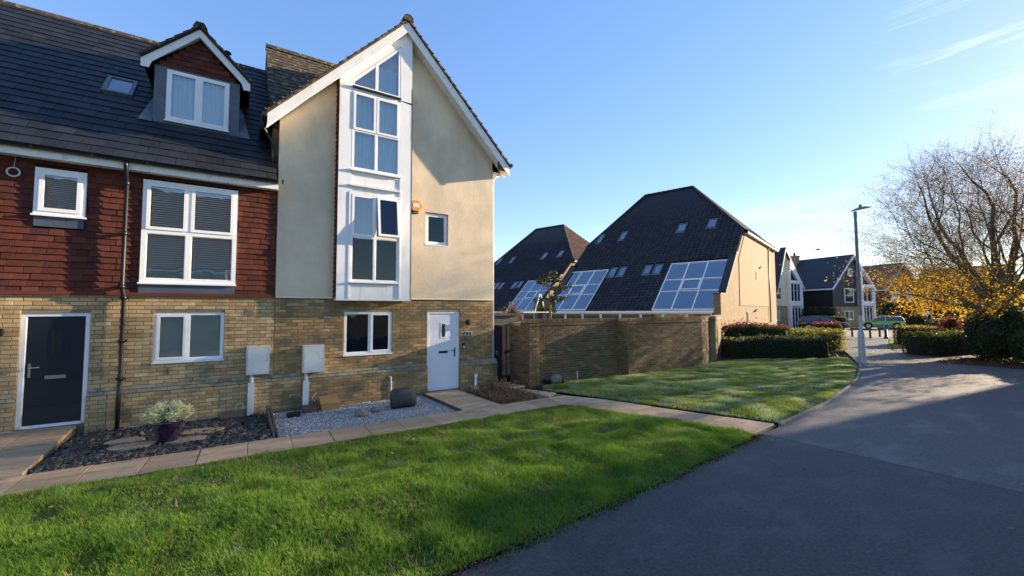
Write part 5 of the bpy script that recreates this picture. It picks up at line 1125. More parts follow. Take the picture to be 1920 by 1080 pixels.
def farwin(t, x0, x1, z0, z1, y, cols=2, rows=1, side=None, label=None):
    mb = MB()
    w = (x1-x0)/cols; h = (z1-z0)/rows
    mb.ring(x0, x1, z0, z1, .08, y-.09, y+.02)
    for c in range(1, cols): mb.box(x0+c*w-.04, x0+c*w+.04, y-.08, y+.02, z0+.08, z1-.08)
    for r_ in range(1, rows): mb.box(x0+.08, x1-.08, y-.075, y+.02, z0+r_*h-.03, z0+r_*h+.03)
    if side: mb.v = [side(v) for v in mb.v]
    o = obj('window', mb, m['white'], t)
    for c in range(cols):
        for r_ in range(rows):
            g = MB().box(x0+c*w+.05, x0+(c+1)*w-.05, y-.02, y-.01, z0+r_*h+.04, z0+(r_+1)*h-.04)
            if side: g.v = [side(v) for v in g.v]
            obj('pane', g, m['carglass'], o)
    return o
t = gable_far((51.6, 12.97, 0), 0, 'cream gabled house with white glazed front beyond the red tipped hedge', 6.1, 1.95, 9.35, 4.95, 9, m['render_far'] if 'render_far' in m else m['render'], m['tile_far'], m['brick_farbuff'], 2.6)
farwin(t, -.3, .5, .9, 2.1, 0, 2); farwin(t, -.6, 1.0, 3.3, 4.75, -.03, 1, 2); farwin(t, 1.0, 1.7, 6.6, 7.4, -.03, 1)
gz = obj('glazed_bay', MB().box(2.6, 2.85, -.35, 0, -.1, 6.8).box(5.4, 5.8, -.35, 0, -.1, 5.6).box(2.85, 5.4, -.35, -.03, 2.6, 3.1).box(2.85, 5.4, -.35, -.03, 5.3, 5.6).prism([(2.85, 6.9), (3.1, 6.9), (5.4, 5.2), (5.4, 5.6), (2.95, 8.0)], -.34, -.03), m['white'], t)
farwin(t, 2.9, 5.4, 3.1, 5.3, -.2, 3); farwin(t, 3.0, 5.3, -.05, 2.5, -.2, 3)
obj('pane', MB().prism([(2.9, 5.65), (5.2, 5.65), (2.9, 7.6)], -.25, -.2), m['glass_blue'], gz)
obj('side_wall', MB().box(6.1, 7.6, 3.0, 8.0, -.1, 2.6).prism([(6.1, 3.8), (7.9, 2.6), (6.1, 2.6)], 2.8, 8), m['tile_far'], t)
t = gable_far((58.67, 10.1, 0), -10, 'dark weatherboarded house with slate roof and chimney behind the dark car', 8.0, 4.0, 8.75, 5.0, 7.5, m['cladding'], m['tile_far'], m['brick_farbuff'], 2.5)
for k in range(14): obj('board', MB().prism([(-.005, 2.55+k*.175), (-.03, 2.55+k*.175), (-.012, 2.55+k*.175+.17)], 0, 0) if False else MB().box(-.035+.0, -.002, .0, 7.4, 2.55+k*.175, 2.55+k*.175+.16), m['cladding_black'], t)
def cr_(v, k=[0]): return v
for k in range(34):
    z0 = 2.55+k*.18
    a, b = (0.02, 7.98) if z0 < 5.0 else (4-(8.75-z0-.18)/(3.75)*4+.05, 4+(8.75-z0-.18)/3.75*4-.05)
    if b-a > .2: obj('board', MB().box(a, b, -.055, -.032, z0, z0+.165), m['cladding'], t)
farwin(t, .55, .62+.0, 0, 0.1, 0, 1) if False else None
farwin(t, 2.2, 4.0, 3.0, 4.7, -.06, 1, 2); farwin(t, 3.1, 3.9, 6.2, 7.1, -.06, 1); farwin(t, 2.2, 3.9, .9, 2.0, 0, 2)
gz = obj('glazed_bay', MB().box(5.0, 5.3, -.5, 0, -.1, 7.4).box(7.4, 7.8, -.5, 0, -.1, 5.2).box(5.3, 7.4, -.5, -.03, 2.6, 3.1).box(5.3, 7.4, -.5, -.03, 4.9, 5.2).prism([(5.3, 7.4), (7.4, 5.4), (7.4, 5.2), (5.3, 7.0)], -.49, -.03), m['white'], t)
farwin(t, 5.3, 7.4, 3.1, 4.9, -.3, 2); farwin(t, 5.35, 7.35, -.05, 2.5, -.3, 3)
obj('skylight', MB().add([(.9, 5.6, 5.95), (.9, 6.3, 5.95), (1.8, 6.3, 6.8), (1.8, 5.6, 6.8)], [(0, 1, 2, 3)]), m['glass_blue'], t)
t2_ = obj('chimney', MB().box(2.9, 3.7, 5.9, 6.7, 6.5, 9.25).box(2.82, 3.78, 5.82, 6.78, 9.25, 9.4), m['brick_farbuff'], t); obj('chimney_pot', MB().lathe([(.14, 0), (.11, .45)], (3.3, 6.3, 9.4), 10), m['clay'], t2_)
t = gable_far((79.0, 10.6, 0), -12, 'red brick house with tiled roof beyond the lime car, half behind the tree', 8.0, 4.0, 9.0, 5.4, 11, m['brick_farred'], m['tile_redbrown'])
farwin(t, 1.0, 2.8, 3.3, 4.8, 0, 2, 2); farwin(t, 4.8, 6.6, 3.3, 4.8, 0, 2, 2); farwin(t, 1.0, 2.8, .9, 2.1, 0, 2)
t = gable_far((95.0, 2.0, 0), -8, 'red brick house seen through the autumn tree', 9.0, 4.5, 9.0, 5.2, 10, m['brick_farred'], m['tile_redbrown'])
farwin(t, 1.2, 3.0, 3.2, 4.7, 0, 2, 2); farwin(t, 5.2, 7.0, 3.2, 4.7, 0, 2, 2)
t = gable_far((74, -16, 0), 15, 'brown house showing pale through the right side of the tree', 8.0, 4.0, 8.4, 5.2, 10, m['brick_farbuff'], m['tile_redbrown'])
farwin(t, 1.0, 2.8, 3.2, 4.5, 0, 2, 2)
# the two houses across the way, outside the frame: one throws the shade over the path, one shows in the window glass
t = gable_far((38.0, -27.3, 0), 0, 'brick house across the path whose shadow lies on the asphalt', 9, 4.5, 10.3, 7.4, 14, m['brick_farbuff'], m['tile_redbrown'])
farwin(t, 2, 4, 1, 2.2, 0, 2); farwin(t, 2, 4, 3.4, 4.6, 0, 2); farwin(t, 5, 7, 3.4, 4.6, 0, 2)
t = gable_far((-.4, -30.0, 0), 90, 'tiled house across the path reflected in the front windows', 11, 5.5, 9.9, 4.8, 11, m['brick_farbuff'], m['tile_redbrown'])
farwin(t, 1, 3, 1, 2.2, 0, 2); farwin(t, 5, 7, 3.4, 4.6, 0, 2)

# ================================================================== PLANTING
def hedge(name, pts, w, h, mat, label, n, leaf, seed, top=None, topn=0, round_=.25, cat='hedge', group=None, wav=.05):
    """clipped hedge along a line: dark woody core, leaves in a shell"""
    t = thing(name, label, cat, (pts[0][0], pts[0][1], 0), 0, group)
    r = np.random.default_rng(seed); P = [Vector((*p, 0)) for p in pts]; L = [(P[i+1]-P[i]).length for i in range(len(P)-1)]; T = sum(L)
    def at(s):
        for i, l in enumerate(L):
            if s <= l or i == len(L)-1: d = (P[i+1]-P[i]).normalized(); return P[i]+d*s, d
            s -= l
    mb = MB(); ns = max(4, int(T/.35)); rings = []
    prof = [(-.9, 0), (-1, .25), (-1, .8), (-.75, 1), (.75, 1), (1, .8), (1, .25), (.9, 0)]
    vs = []
    for i in range(ns+1):
        s = T*i/ns; p, d = at(s); nrm = Vector((-d.y, d.x, 0)); e = min(1, (min(s, T-s)+.02)/(w*.5+.01)); e = math.sqrt(max(0.02, 1-(1-e)**2)); j = 1+wav*math.sin(s*2.1+seed)
        for a, b in prof: vs.append(p+nrm*(a*(w/2-.07)*e*j)+Vector((0, 0, b*(h-.07)*(.86+.14*e)*j)))
    k = len(prof); fs = [(i*k+q, i*k+q+1, (i+1)*k+q+1, (i+1)*k+q) for i in range(ns) for q in range(k-1)]+[tuple(range(k)), tuple(ns*k+q for q in reversed(range(k)))]
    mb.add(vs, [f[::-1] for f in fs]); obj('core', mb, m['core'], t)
    def shell(n, only_top=False):
        C = []; 
        for _ in range(n):
            s = r.uniform(0, T); p, d = at(s); nrm = Vector((-d.y, d.x, 0)); e = min(1, (min(s, T-s)+.02)/(w*.5+.01)); e = math.sqrt(max(0.02, 1-(1-e)**2)); j = 1+wav*math.sin(s*2.1+seed)+.03*math.sin(s*7.3)+r.normal(0, .03)
            u = r.random()
            if only_top: a, b = r.uniform(-.95, .95), 1+abs(r.normal(0, .04))
            else:
                per = 2*h+w; q = u*per
                if q < h: a, b = -1, q/h
                elif q < h+w: a, b = (q-h)/w*2-1, 1
                else: a, b = 1, (q-h-w)/h
                if abs(a) > .75 and b > 1-round_: b = 1-round_+(b-1+round_)*.85; a *= .97
            dd = r.normal(0, .03)+(r.random() < .04)*.10
            C.append(p+nrm*(a*(w/2)*e*j*(1+dd)+0)+Vector((0, 0, b*h*(.86+.14*e)*j*(1+dd))))
            if s < w*.4 or s > T-w*.4: C[-1] = C[-1]+d*((-1 if s < T/2 else 1)*r.random()*.12)
        return np.array([c[:] for c in C])
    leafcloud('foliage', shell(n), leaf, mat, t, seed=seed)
    if top: leafcloud('new_growth', shell(topn, True), leaf*1.15, top, t, seed=seed+1)
    return t
def bush(name, c, rx, ry, h, mat, label, n, leaf, seed, cat='bush', trunk=False, lumps=9, core=.72, mat2=None):
    t = thing(name, label, cat, c); r = np.random.default_rng(seed)
    L = [(np.array([r.uniform(-.5, .5)*rx, r.uniform(-.5, .5)*ry, h*r.uniform(.28, .78)]), r.uniform(.30, .55)) for _ in range(lumps)]+[(np.array([0, 0, h*.42]), .8)]
    C = []; tot = sum(l[1]**2 for l in L)
    for cc, s in L:
        k = int(n*s*s/tot); d = r.normal(size=(k, 3)); d /= np.linalg.norm(d, axis=1, keepdims=True); rad = s*(1-np.abs(r.normal(0, .10, (k, 1))))*(1+.10*np.sin(d[:, :1]*9+d[:, 1:2]*7))
        C.append(cc+d*rad*np.array([rx, ry, h*.55]))
    C = np.concatenate(C); C[:, 2] = np.abs(C[:, 2]); C += np.array([*c]); C[:, 2] = np.maximum(C[:, 2], .01)
    mb = MB()
    for i, (cc, s) in enumerate(L):
        import bmesh
        bm = bmesh.new(); bmesh.ops.create_icosphere(bm, subdivisions=2, radius=1); vs = [Vector(c)+Vector(cc)+Vector((v.co.x*rx*s*core, v.co.y*ry*s*core, v.co.z*h*.55*s*core)) for v in bm.verts]
        mb.add([(v.x, v.y, max(v.z, 0)) for v in vs], [tuple(v.index for v in f.verts) for f in bm.faces]); bm.free()
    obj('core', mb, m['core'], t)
    if mat2: k = r.random(len(C)) < .3; leafcloud('foliage', C[~k], leaf, mat, t, seed=seed); leafcloud('new_growth', C[k], leaf, mat2, t, seed=seed+1)
    else: leafcloud('foliage', C, leaf, mat, t, seed=seed)
    return t
hedge('clipped_hedge', [(18.55, .1), (20.3, -1.1), (22.5, -2.35)], 1.25, .84, m['leaf_dark'], 'long low dark green hedge along the top of the side lawn', 15000, .035, 41, m['leaf_lime'], 700)
hedge('clipped_hedge', [(23.3, 1.6), (25.8, .6), (27.9, -.8)], 3.4, .98, m['leaf_lime'], 'broad yellow green hedge top behind the low dark hedge', 16000, .04, 42, m['leaf_green'], 2500)
hedge('red_tipped_hedge', [(20.3, 1.05), (23.5, -.25)], 1.0, 1.30, m['leaf_green'], 'red tipped hedge against the side of the large dark roofed house', 8000, .042, 43, m['leaf_red'], 1000)
hedge('red_tipped_hedge', [(32.2, 1.7), (33.4, .95)], 1.1, 1.10, m['leaf_green'], 'far red tipped hedge between yellow green hedge and parked dark car', 3000, .05, 44, m['leaf_red'], 700)
hedge('russet_hedge', [(33.2, -2.3), (35.4, -3.3)], 1.5, 1.02, m['leaf_russet'], 'russet brown box shaped hedge beside the bollard', 6000, .04, 45, m['leaf_lime'], 1400, wav=.02)
hedge('clipped_hedge', [(26.6, -4.4), (29.6, -5.2), (31.5, -5.6)], 1.4, .98, m['leaf_green'], 'mid green hedge between russet hedge and the tall dark bush', 8000, .04, 46, m['leaf_lime'], 700)
hedge('clipped_hedge', [(38.0, -2.6), (44.0, -6.0)], 1.4, 1.45, m['leaf_dark'], 'dark flat topped hedge under the yellow leaves of the tree', 5000, .06, 47, m['leaf_lime'], 500)
hedge('tall_hedge', [(70.5, 15.5), (76.0, 11.0), (84, 2.0)], 2.0, 2.9, m['leaf_green'], 'tall clipped green hedge behind the lime car', 6500, .12, 48)
bush('spreading_bush', (58.0, 12.6, 0), 2.0, 3.4, 2.7, m['leaf_dark'], 'dark spreading evergreen bush between parked dark car and weatherboarded house', 6000, .09, 49)
bush('spreading_bush', (56.6, 9.4, 0), 1.6, 2.0, 1.5, m['leaf_green'], 'low end of the evergreen bush right of the dark car', 2500, .08, 59)
bush('dark_bush', (26.2, -7.2, 0), 1.55, 1.35, 2.25, m['leaf_dark'], 'tall dark conifer like bush at the foot of the autumn tree', 14000, .055, 50, mat2=m['leaf_green'])
bush('dark_bush', (27.2, -9.6, 0), 1.9, 1.7, 2.0, m['leaf_dark'], 'dark bush at the right edge of the picture', 12000, .055, 51, mat2=m['leaf_green'])
bush('dark_bush', (25.2, -8.3, 0), .9, 1.0, 1.3, m['leaf_green'], 'lower bluish green bush in front of the dark bushes', 5000, .05, 52)
bush('barberry', (31.5, -5.0, 0), 1.0, 1.0, 2.0, m['leaf_rust'], 'arching red leaved shrub behind the hedges under the tree', 3500, .05, 53, core=.5)
bush('dark_bush', (45.5, -8.5, 0), 2.2, 2.2, 2.4, m['leaf_dark'], 'dark bush far off behind the flat topped hedge', 5000, .08, 54)
bush('added_shade_tree', (13.8, -12.9, 0), 2.7, 2.5, 5.6, m['leaf_dark'], 'added evergreen shrub, unseen beyond the right edge, to shade the near asphalt', 9000, .10, 66, 'tree')  # this evergreen and the next are added out of view to shade the asphalt
bush('added_shade_tree', (20.5, -14.2, 0), 3.0, 2.6, 7.0, m['leaf_dark'], 'taller added evergreen, unseen beyond the right edge, to shade the asphalt', 9000, .14, 67, 'tree')
for i, (x, y, s, hh, mt, lab) in enumerate([(98, -12, 9, 8.0, 'leaf_russet', 'brown bare wood edge far behind the tree, left clump'), (92, -26, 9, 8.5, 'leaf_russet', 'brown far tree behind the trunk of the autumn tree'), (80, -38, 9, 8.0, 'leaf_green', 'dull green far tree at the right edge'), (108, 8, 8, 7.5, 'leaf_green', 'green far tree behind the red brick house'), (120, 26, 8, 7.0, 'leaf_russet', 'russet far tree between the houses'), (70, -50, 9, 8, 'leaf_russet', 'far russet tree outside the right edge')]):
    bush('far_tree', (x, y, 0), s*.8, s*.8, hh, m[mt], lab, 5000, .28, 70+i, 'tree')
# conifer and shrubs above the side gate
t = thing('young_conifer', 'young dark conifer with sparse tiers above the side gate', 'tree', (10.9, 3.1, 0)); st = MB(); r = np.random.default_rng(8)
st.tube([(10.9, 3.1, 0), (10.92, 3.1, 2.0), (10.88, 3.1, 3.15), (10.9, 3.1, 3.75)], [.06, .05, .03, .01], 8)
tips = []
for z, L, n in ((2.15, .55, 5), (2.55, .75, 6), (3.05, .95, 7), (3.35, .6, 6), (3.6, .35, 5)):
    for k in range(n):
        a = r.uniform(0, 6.28); e = np.array([10.9+L*math.cos(a), 3.1+L*math.sin(a), z+r.uniform(-.02, .16)]); b0 = np.array([10.9, 3.1, z]); md = (b0+e)/2+np.array([0, 0, -.05]); st.tube([tuple(b0), tuple(md), tuple(e)], [.016, .010, .004], 4, False)
        for q in range(70):
            u = r.uniform(.25, 1); tips.append(b0*(1-u)+e*u+r.normal(0, .045, 3))
obj('trunk', st, m['bark'], t); leafcloud('foliage', np.array(tips), .05, m['leaf_dark'], t, seed=8)
bush('garden_shrub', (8.7, 2.7, 0), 1.1, .7, 2.5, m['leaf_russet'], 'bare brown shrub behind the boards over the gate', 3500, .04, 55, core=.6)
o = obj('glass_table', MB().box(10.6, 11.6, 3.8, 4.6, 2.05, 2.09).tube([(10.7, 3.9, 2.0), (11.0, 3.9, 2.85)], .018, 6).tube([(11.3, 3.9, 2.0), (11.05, 3.9, 2.85)], .018, 6), m['white']); o.name = 'frame_rack'; tag(o, 'pale slanted frame standing behind the wall near the young conifer', 'garden frame')

# ---- the autumn tree
def tree(loc, label, seed):
    t = thing('autumn_tree', label, 'tree', loc); r = np.random.default_rng(seed)
    thick = MB(); V = []; F = []; ends = []
    def tubeseg(pts, rad, n):
        k0 = len(V); up = np.array([.3, .2, 1.0]); m_ = len(pts)
        for i in range(m_):
            d = pts[min(i+1, m_-1)]-pts[max(i-1, 0)]; d /= np.linalg.norm(d)+1e-9; a = np.cross(d, up); a /= np.linalg.norm(a)+1e-9; b = np.cross(a, d)
            for k in range(n): th = 2*math.pi*k/n; V.append(pts[i]+(a*math.cos(th)+b*math.sin(th))*rad[i])
        for i in range(m_-1):
            for k in range(n):
                q = (k0+i*n+k, k0+i*n+(k+1) % n, k0+(i+1)*n+(k+1) % n, k0+(i+1)*n+k); F.append(q)
    cc_ = np.array(loc, float)+np.array([0, 0, 4.9])
    def out(q): e = (q-cc_)/np.array([7.2, 6.6, 4.7]); k = math.atan2(e[1], e[0]); return (e@e) > (1+.10*math.sin(5*k+e[2]*4)+.06*math.sin(11*k-e[2]*7))**2
    def grow(p, d, L, rad, lev):
        n = 4 if lev < 3 else 3; pts = [p]; q = p.copy(); dd = d.copy(); n0_ = n
        for i in range(n):
            if i > 0 and out(q+dd*L/n*(1.6 if lev < 4 else .3)): break
            dd = dd+r.normal(0, .10+.03*lev, 3)+np.array([0, 0, .07 if lev < 4 else .02]); dd /= np.linalg.norm(dd); q = q+dd*L/n; pts.append(q.copy())
        n = len(pts)-1
        if n == 0: return
        r1 = rad*(.60 if lev < 2 else .5); rr = [rad+(r1-rad)*i/n for i in range(n+1)]
        tubeseg(pts, rr, 9 if lev < 2 else (5 if lev < 4 else 3))
        if lev >= 6: ends.extend((p_, lev) for p_ in pts[1:]); return
        if lev >= 4: ends.append((pts[-1], lev))
        k = [6, 5, 5, 4, 4, 3][lev] if lev < 6 else 0
        for j in range(k):
            u = 1.0 if j == 0 else r.uniform(.35, .95); i = min(n-1, int(u*n)); b0 = pts[i]+(pts[i+1]-pts[i])*(u*n-i)
            ang = r.uniform(.18, .45) if j == 0 else r.uniform(.45, .95)
            ax = np.cross(dd, r.normal(size=3)); ax /= np.linalg.norm(ax); nd = dd*math.cos(ang)+ax*math.sin(ang)
            grow(b0, nd, L*(.82 if j == 0 else r.uniform(.55, .80)), max(.0042, r1*(.85 if j == 0 else r.uniform(.42, .62))), lev+1)
    base = np.array(loc, float)
    tubeseg([base+np.array([0, 0, -.2]), base+np.array([.03, 0, .4]), base+np.array([0, .05, 1.3]), base+np.array([.05, 0, 2.0])], [.46, .38, .34, .36], 12)
    R0 = np.array([CR.x, CR.y, 0]); Fw = np.array([CF.x, CF.y, 0])/math.hypot(CF.x, CF.y)
    for (a, fw, up, L, rad) in ((-.95, .1, .95, 3.6, .16), (-.55, -.5, 1.3, 3.7, .17), (-.25, .6, 1.4, 3.7, .16), (.15, -.2, 1.5, 3.8, .18), (.55, .4, 1.3, 3.6, .17), (.95, -.3, 1.0, 3.4, .15), (-1.1, -.5, .60, 3.1, .11), (1.1, .5, .5, 2.6, .12), (-.6, .8, .5, 2.6, .12), (-1.15, .2, .42, 3.0, .10)):
        d = R0*a+Fw*fw+np.array([0, 0, up]); d /= np.linalg.norm(d); grow(base+np.array([0, 0, 1.5+r.uniform(0, .4)])+d*.1, d, L, rad, 1)
    npobj('branches', V, F, m['bark'], t)
    E = np.array([e[0] for e in ends]); z = E[:, 2]
    low = np.clip((4.5-z)/1.5, 0, 1)*(z > 1.75); lat = -((E[:, 0]-loc[0])*CR.x+(E[:, 1]-loc[1])*CR.y); low = low*np.clip((6.6-lat)/2.0, 0, 1)
    A = []; B = []
    for k in range(5):
        J = E+r.normal(0, .10, E.shape); u = r.random(len(E)); A.append(J[u < low*.42])
        if k < 2: B.append(J[(u > low) & (u < .92) & (z > 2.6)]) if k == 0 else B.append(J[(u < .08) & (low < .9) & (z > 3.5)])
    leafcloud('yellow_leaves', np.concatenate(A), .052, m['leaf_yellow'], t, seed=seed); leafcloud('brown_leaves', np.concatenate(B), .033, m['leaf_brown'], t, seed=seed+1)
    return t, len(E), len(F), sum(len(b) for b in A), sum(len(b) for b in B)
tt = tree((29.6, -6.9, 0), 'large half bare autumn tree with yellow lower leaves', 12)
print('tree', tt[1:])

# ================================================================== STREET THINGS
t = thing('street_lamp', 'tall grey street lamp at the corner of the side lawn', 'street lamp', (21.12, -4.09, 0)); bx, by_ = 21.12, -4.09
obj('post', MB().lathe([(.115, -.1), (.115, 1.15), (.10, 1.22), (.062, 1.30), (.062, 1.9)], (bx, by_, 0), 16), m['lamp_pale'], t)
obj('post', MB().lathe([(.0615, 1.9), (.05, 5.9), (.06, 5.92), (.06, 6.12), (.0, 6.14)], (bx, by_, 0), 16), m['lamp_grey'], t)
hd = Vector((CR.x, CR.y, 0)).normalized(); p0 = Vector((bx, by_, 6.12))
sd_ = Vector((-hd.y, hd.x, 0)); mb = MB()
prof = [(-.10, .10, .05), (0, .12, .075), (.12, .12, .10), (.3, .12, .10), (.45, .11, .06), (.66, .07, .025)]
vs = []
for u, w_, h_ in prof:
    c = p0+hd*u+Vector((0, 0, .04+u*.22)); vs += [c-sd_*w_, c+sd_*w_, c+sd_*w_*.8+Vector((0, 0, h_)), c-sd_*w_*.8+Vector((0, 0, h_))]
fs = [(0, 1, 2, 3)]+[(i*4+k, (i+1)*4+k, (i+1)*4+(k+1) % 4, i*4+(k+1) % 4) for i in range(len(prof)-1) for k in range(4)]+[tuple(len(prof)*4-4+k for k in (3, 2, 1, 0))]
obj('lantern', mb.add(vs, fs), m['lamp_grey'], t); obj('photocell', MB().tube([tuple(p0+hd*.22+Vector((0, 0, .15))), tuple(p0+hd*.22+Vector((0, 0, .29)))], .055, 10).tube([tuple(p0+hd*.22+Vector((0, 0, .29))), tuple(p0+hd*.22+Vector((0, 0, .35)))], .01, 6), m['lamp_grey'], t)
t = thing('bollard', 'dark bollard with a round blue sign by the path mouth', 'bollard', (39.9, .25, 0)); fx = -Vector((CF.x, CF.y, 0)).normalized()
obj('post', MB().lathe([(.14, 0), (.14, .12), (.095, .16), (.09, .78), (.05, .80)], (39.9, .25, 0), 12), m['black'], t)
c = Vector((39.9, .25, .86)); mb = MB(); mb.tube([tuple(c+fx*.05), tuple(c+fx*.09)], .19, 20); obj('sign_disc', mb, m['blue_sign'], t)
mb = MB(); mb.tube([tuple(c+fx*.08), tuple(c+fx*.088)], .215, 20); obj('sign_rim', mb, m['plate_white'], t)
def rail(p, q, label, n=2):
    t = thing('knee_rail', label, 'rail', (*p, 0), 0, 'wooden knee rails round the parking court'); p, q = Vector((*p, 0)), Vector((*q, 0)); d = (q-p)
    for k in range(n):
        a = p+d*(k+.12)/(n-.76+.0) if n > 1 else p; a = p+d*(k/(n-1) if n > 1 else 0)
        obj('post', MB().tube([tuple(a), tuple(a+Vector((0, 0, .62)))], .07, 6), m['timber'], t)
    obj('rail', MB().tube([tuple(p-d*.04+Vector((0, 0, .66))), tuple(q+d*.04+Vector((0, 0, .66)))], .075, 6), m['timber'], t)
rail((40.9, 2.6), (39.5, 1.05), 'wooden knee rail left of the bollard behind the lamp post', 2)
rail((42.0, 1.2), (44.4, -.4), 'wooden knee rail right of the bollard in front of the lime car', 3)
t = thing('road_sign', 'small white road sign on a pole beyond the hedges', 'sign', (61.5, 2.7, 0)); mb = MB(); c = Vector((61.5, 2.7, 0))
obj('pole', MB().tube([tuple(c), tuple(c+Vector((0, 0, 2.6)))], .05, 8), m['lamp_grey'], t)
s_ = Vector((CR.x, CR.y, 0)).normalized(); P = [c+fx*.07+s_*a+Vector((0, 0, b)) for a, b in ((-.55, 1.6), (.35, 1.6), (.35, 1.95), (-.55, 1.95))]; P2 = [p-fx*.03 for p in P]
obj('plate', MB().add([tuple(p) for p in P+P2], [(0, 1, 2, 3), (7, 6, 5, 4), (0, 4, 5, 1), (1, 5, 6, 2), (2, 6, 7, 3), (3, 7, 4, 0)]), m['plate_white'], t)

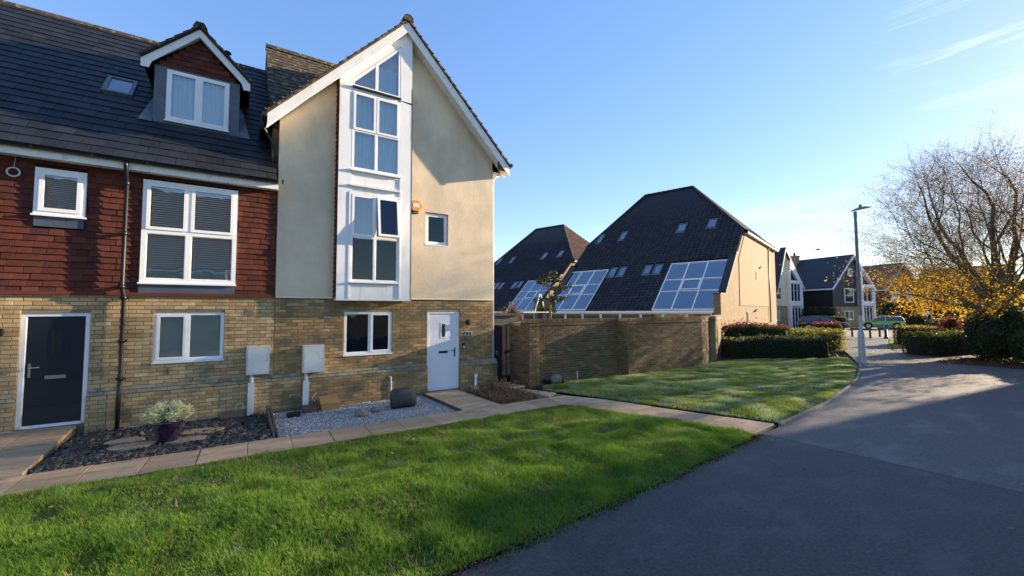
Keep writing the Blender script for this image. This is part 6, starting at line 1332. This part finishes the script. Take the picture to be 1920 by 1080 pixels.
def car(loc, az, label, paint, L, W, H, hb, kind, group=None):
    """local: +x forward"""
    t = thing('parked_car', label, 'car', loc, az, group, True); h = W/2
    # lower body rings along x: (x, zb, z_shoulder, z_deck, half width, deck half width)
    st = [(-L/2, .38, .70, .92*hb, h*.80, h*.70), (-L/2+.12, .30, .80, .97*hb, h*.95, h*.82), (-L*.28, .26, .82, hb, h, h*.86), (0, .24, .82, hb*.98, h, h*.87), (L*.2, .24, .80, hb*.95, h, h*.86), (L*.33, .26, .76, hb*.88, h*.99, h*.80), (L/2-.15, .30, .66, hb*.78, h*.92, h*.70), (L/2, .38, .56, hb*.66, h*.78, h*.6)]
    vs = []
    for x, zb, zs, zd, w, wd in st: vs += [(x, -w*.9, zb), (x, -w, zb+.12), (x, -w, zs), (x, -wd, zd), (x, wd, zd), (x, w, zs), (x, w, zb+.12), (x, w*.9, zb)]
    k = 8; fs = [(i*k+j, i*k+(j+1) % k, (i+1)*k+(j+1) % k, (i+1)*k+j) for i in range(len(st)-1) for j in range(k)]+[tuple(range(k))[::-1], tuple((len(st)-1)*k+j for j in range(k))]
    obj('body', MB().add(vs, [f[::-1] for f in fs], True), paint, t)
    gx = [(-L/2+.10, hb*.93, h*.80), (-L/2+.42, H-.06, h*.64), (-L*.05, H, h*.66), (L*.10, H-.05, h*.64), (L*.27, hb*.93, h*.78)]
    if kind == 'mini': gx = [(-L/2+.06, hb*.95, h*.82), (-L/2+.30, H-.07, h*.70), (-L*.05, H, h*.72), (L*.13, H-.04, h*.70), (L*.24, hb*.95, h*.80)]
    g = MB(); vs = [(x, -w, z) for x, z, w in gx]+[(x, w, z) for x, z, w in gx]
    side0 = [(gx[0][0], -gx[0][2], hb*.9), (gx[4][0], -gx[4][2], hb*.9)]
    g.add(vs, [(0, 4, 3, 2, 1), (5, 6, 7, 8, 9), (0, 1, 6, 5), (3, 4, 9, 8)]); obj('window', g, m['carglass'], t)
    rf = MB(); z = .012; rf.add([(gx[1][0]-.02, -gx[1][2], gx[1][1]+z), (gx[2][0], -gx[2][2], gx[2][1]+z), (gx[3][0]+.02, -gx[3][2], gx[3][1]+z), (gx[3][0]+.02, gx[3][2], gx[3][1]+z), (gx[2][0], gx[2][2], gx[2][1]+z), (gx[1][0]-.02, gx[1][2], gx[1][1]+z)], [(0, 1, 4, 5), (1, 2, 3, 4)])
    for s in (-1, 1):
        for i, j in ((0, 1), (3, 4)): a, b = gx[i], gx[j]; rf.tube([(a[0], s*(a[2]+.01), a[1]), (b[0], s*(b[2]+.01), b[1]+.0)], .035, 5)
        xm = -L*.06; rf.tube([(xm, s*(h*.845), hb*.96), (xm-.05, s*(h*.66+.01), H-.02)], .035, 5); rf.tube([(gx[1][0], s*(gx[1][2]+.01), gx[1][1]), (gx[2][0], s*(gx[2][2]+.01), gx[2][1]), (gx[3][0], s*(gx[3][2]+.01), gx[3][1])], .03, 5)
    obj('roof', rf, m['plate_white'] if kind == 'mini' else paint, t)
    for x in (-L*.31, L*.32):
        for s in (-1, 1):
            c0 = (x, s*(h-.20), .32); c1 = (x, s*(h+.012), .32); w = obj('wheel', MB().tube([c0, c1], .32, 18), m['tyre'], t)
            obj('rim', MB().tube([(x, s*(h+.006), .32), (x, s*(h+.022), .32)], .20, 12), m['alloy'], w)
            obj('wheel_arch', MB().tube([(x, s*(h-.22), .36), (x, s*(h+.004), .36)], .385, 18), m['black'], w)
    for s in (-1, 1):
        obj('headlight', MB().box(L/2-.20, L/2-.02, s*h*.50, s*h*.84, .58, .72), m['headlight'], t); obj('tail_light', MB().box(-L/2-.005, -L/2+.10, s*h*.62, s*h*.84, .70, .92*hb), m['taillight'], t)
        obj('mirror', MB().box(L*.16, L*.20, s*(h*.86), s*(h+.13), hb*.98, hb*1.10), paint, t)
    obj('grille', MB().box(L/2-.08, L/2+.006, -h*.45, h*.45, .42, .60), m['black'], t)
    obj('number_plate', MB().box(L/2-.02, L/2+.018, -.26, .26, .42, .52), m['plate_white'], t); obj('number_plate', MB().box(-L/2-.018, -L/2+.02, -.26, .26, .58, .68), m['orange'] if kind == 'mini' else m['plate_white'], t)
    obj('bumper', MB().box(-L/2-.01, -L/2+.1, -h*.76, h*.76, .33, .45), m['black'], t)
    return t
A1 = R(-58); car((54.24-2.1*math.cos(A1), 7.4-2.1*math.sin(A1), 0), -58, 'dark grey hatchback parked facing the path by the evergreen bush', m['carpaint_dark'], 4.35, 1.82, 1.50, .98, 'suv')
car((60.1, 6.0, 0), 106, 'lime green small hatchback with white roof seen from behind', m['carpaint_lime'], 3.75, 1.70, 1.42, .92, 'mini')
# gull overhead
t = thing('bird', 'dark bird gliding with wings spread above the far houses', 'bird', (40.5, 4.5, 7.15)); b = Vector((40.5, 4.5, 7.15)); s_ = Vector((CR.x, CR.y, 0)).normalized(); f_2 = Vector((-s_.y, s_.x, 0))
obj('body', MB().tube([tuple(b-f_2*.22), tuple(b-f_2*.1), tuple(b+f_2*.05), tuple(b+f_2*.2), tuple(b+f_2*.28)], [.02, .06, .075, .045, .01], 8), m['bird'], t)
for s in (-1, 1):
    P = [b+s_*s*.04+f_2*.10, b+s_*s*.28+f_2*.13+Vector((0, 0, .06)), b+s_*s*.52+f_2*.02+Vector((0, 0, .02)), b+s_*s*.27-f_2*.02+Vector((0, 0, .055)), b+s_*s*.04-f_2*.08]
    P2 = [p-Vector((0, 0, .012)) for p in P]; n = 5
    obj('wing', MB().add([tuple(p) for p in P+P2], [tuple(range(5)), tuple(range(9, 4, -1))]+[(i, n+i, n+(i+1) % n, (i+1) % n) for i in range(n)]), m['bird'], t)
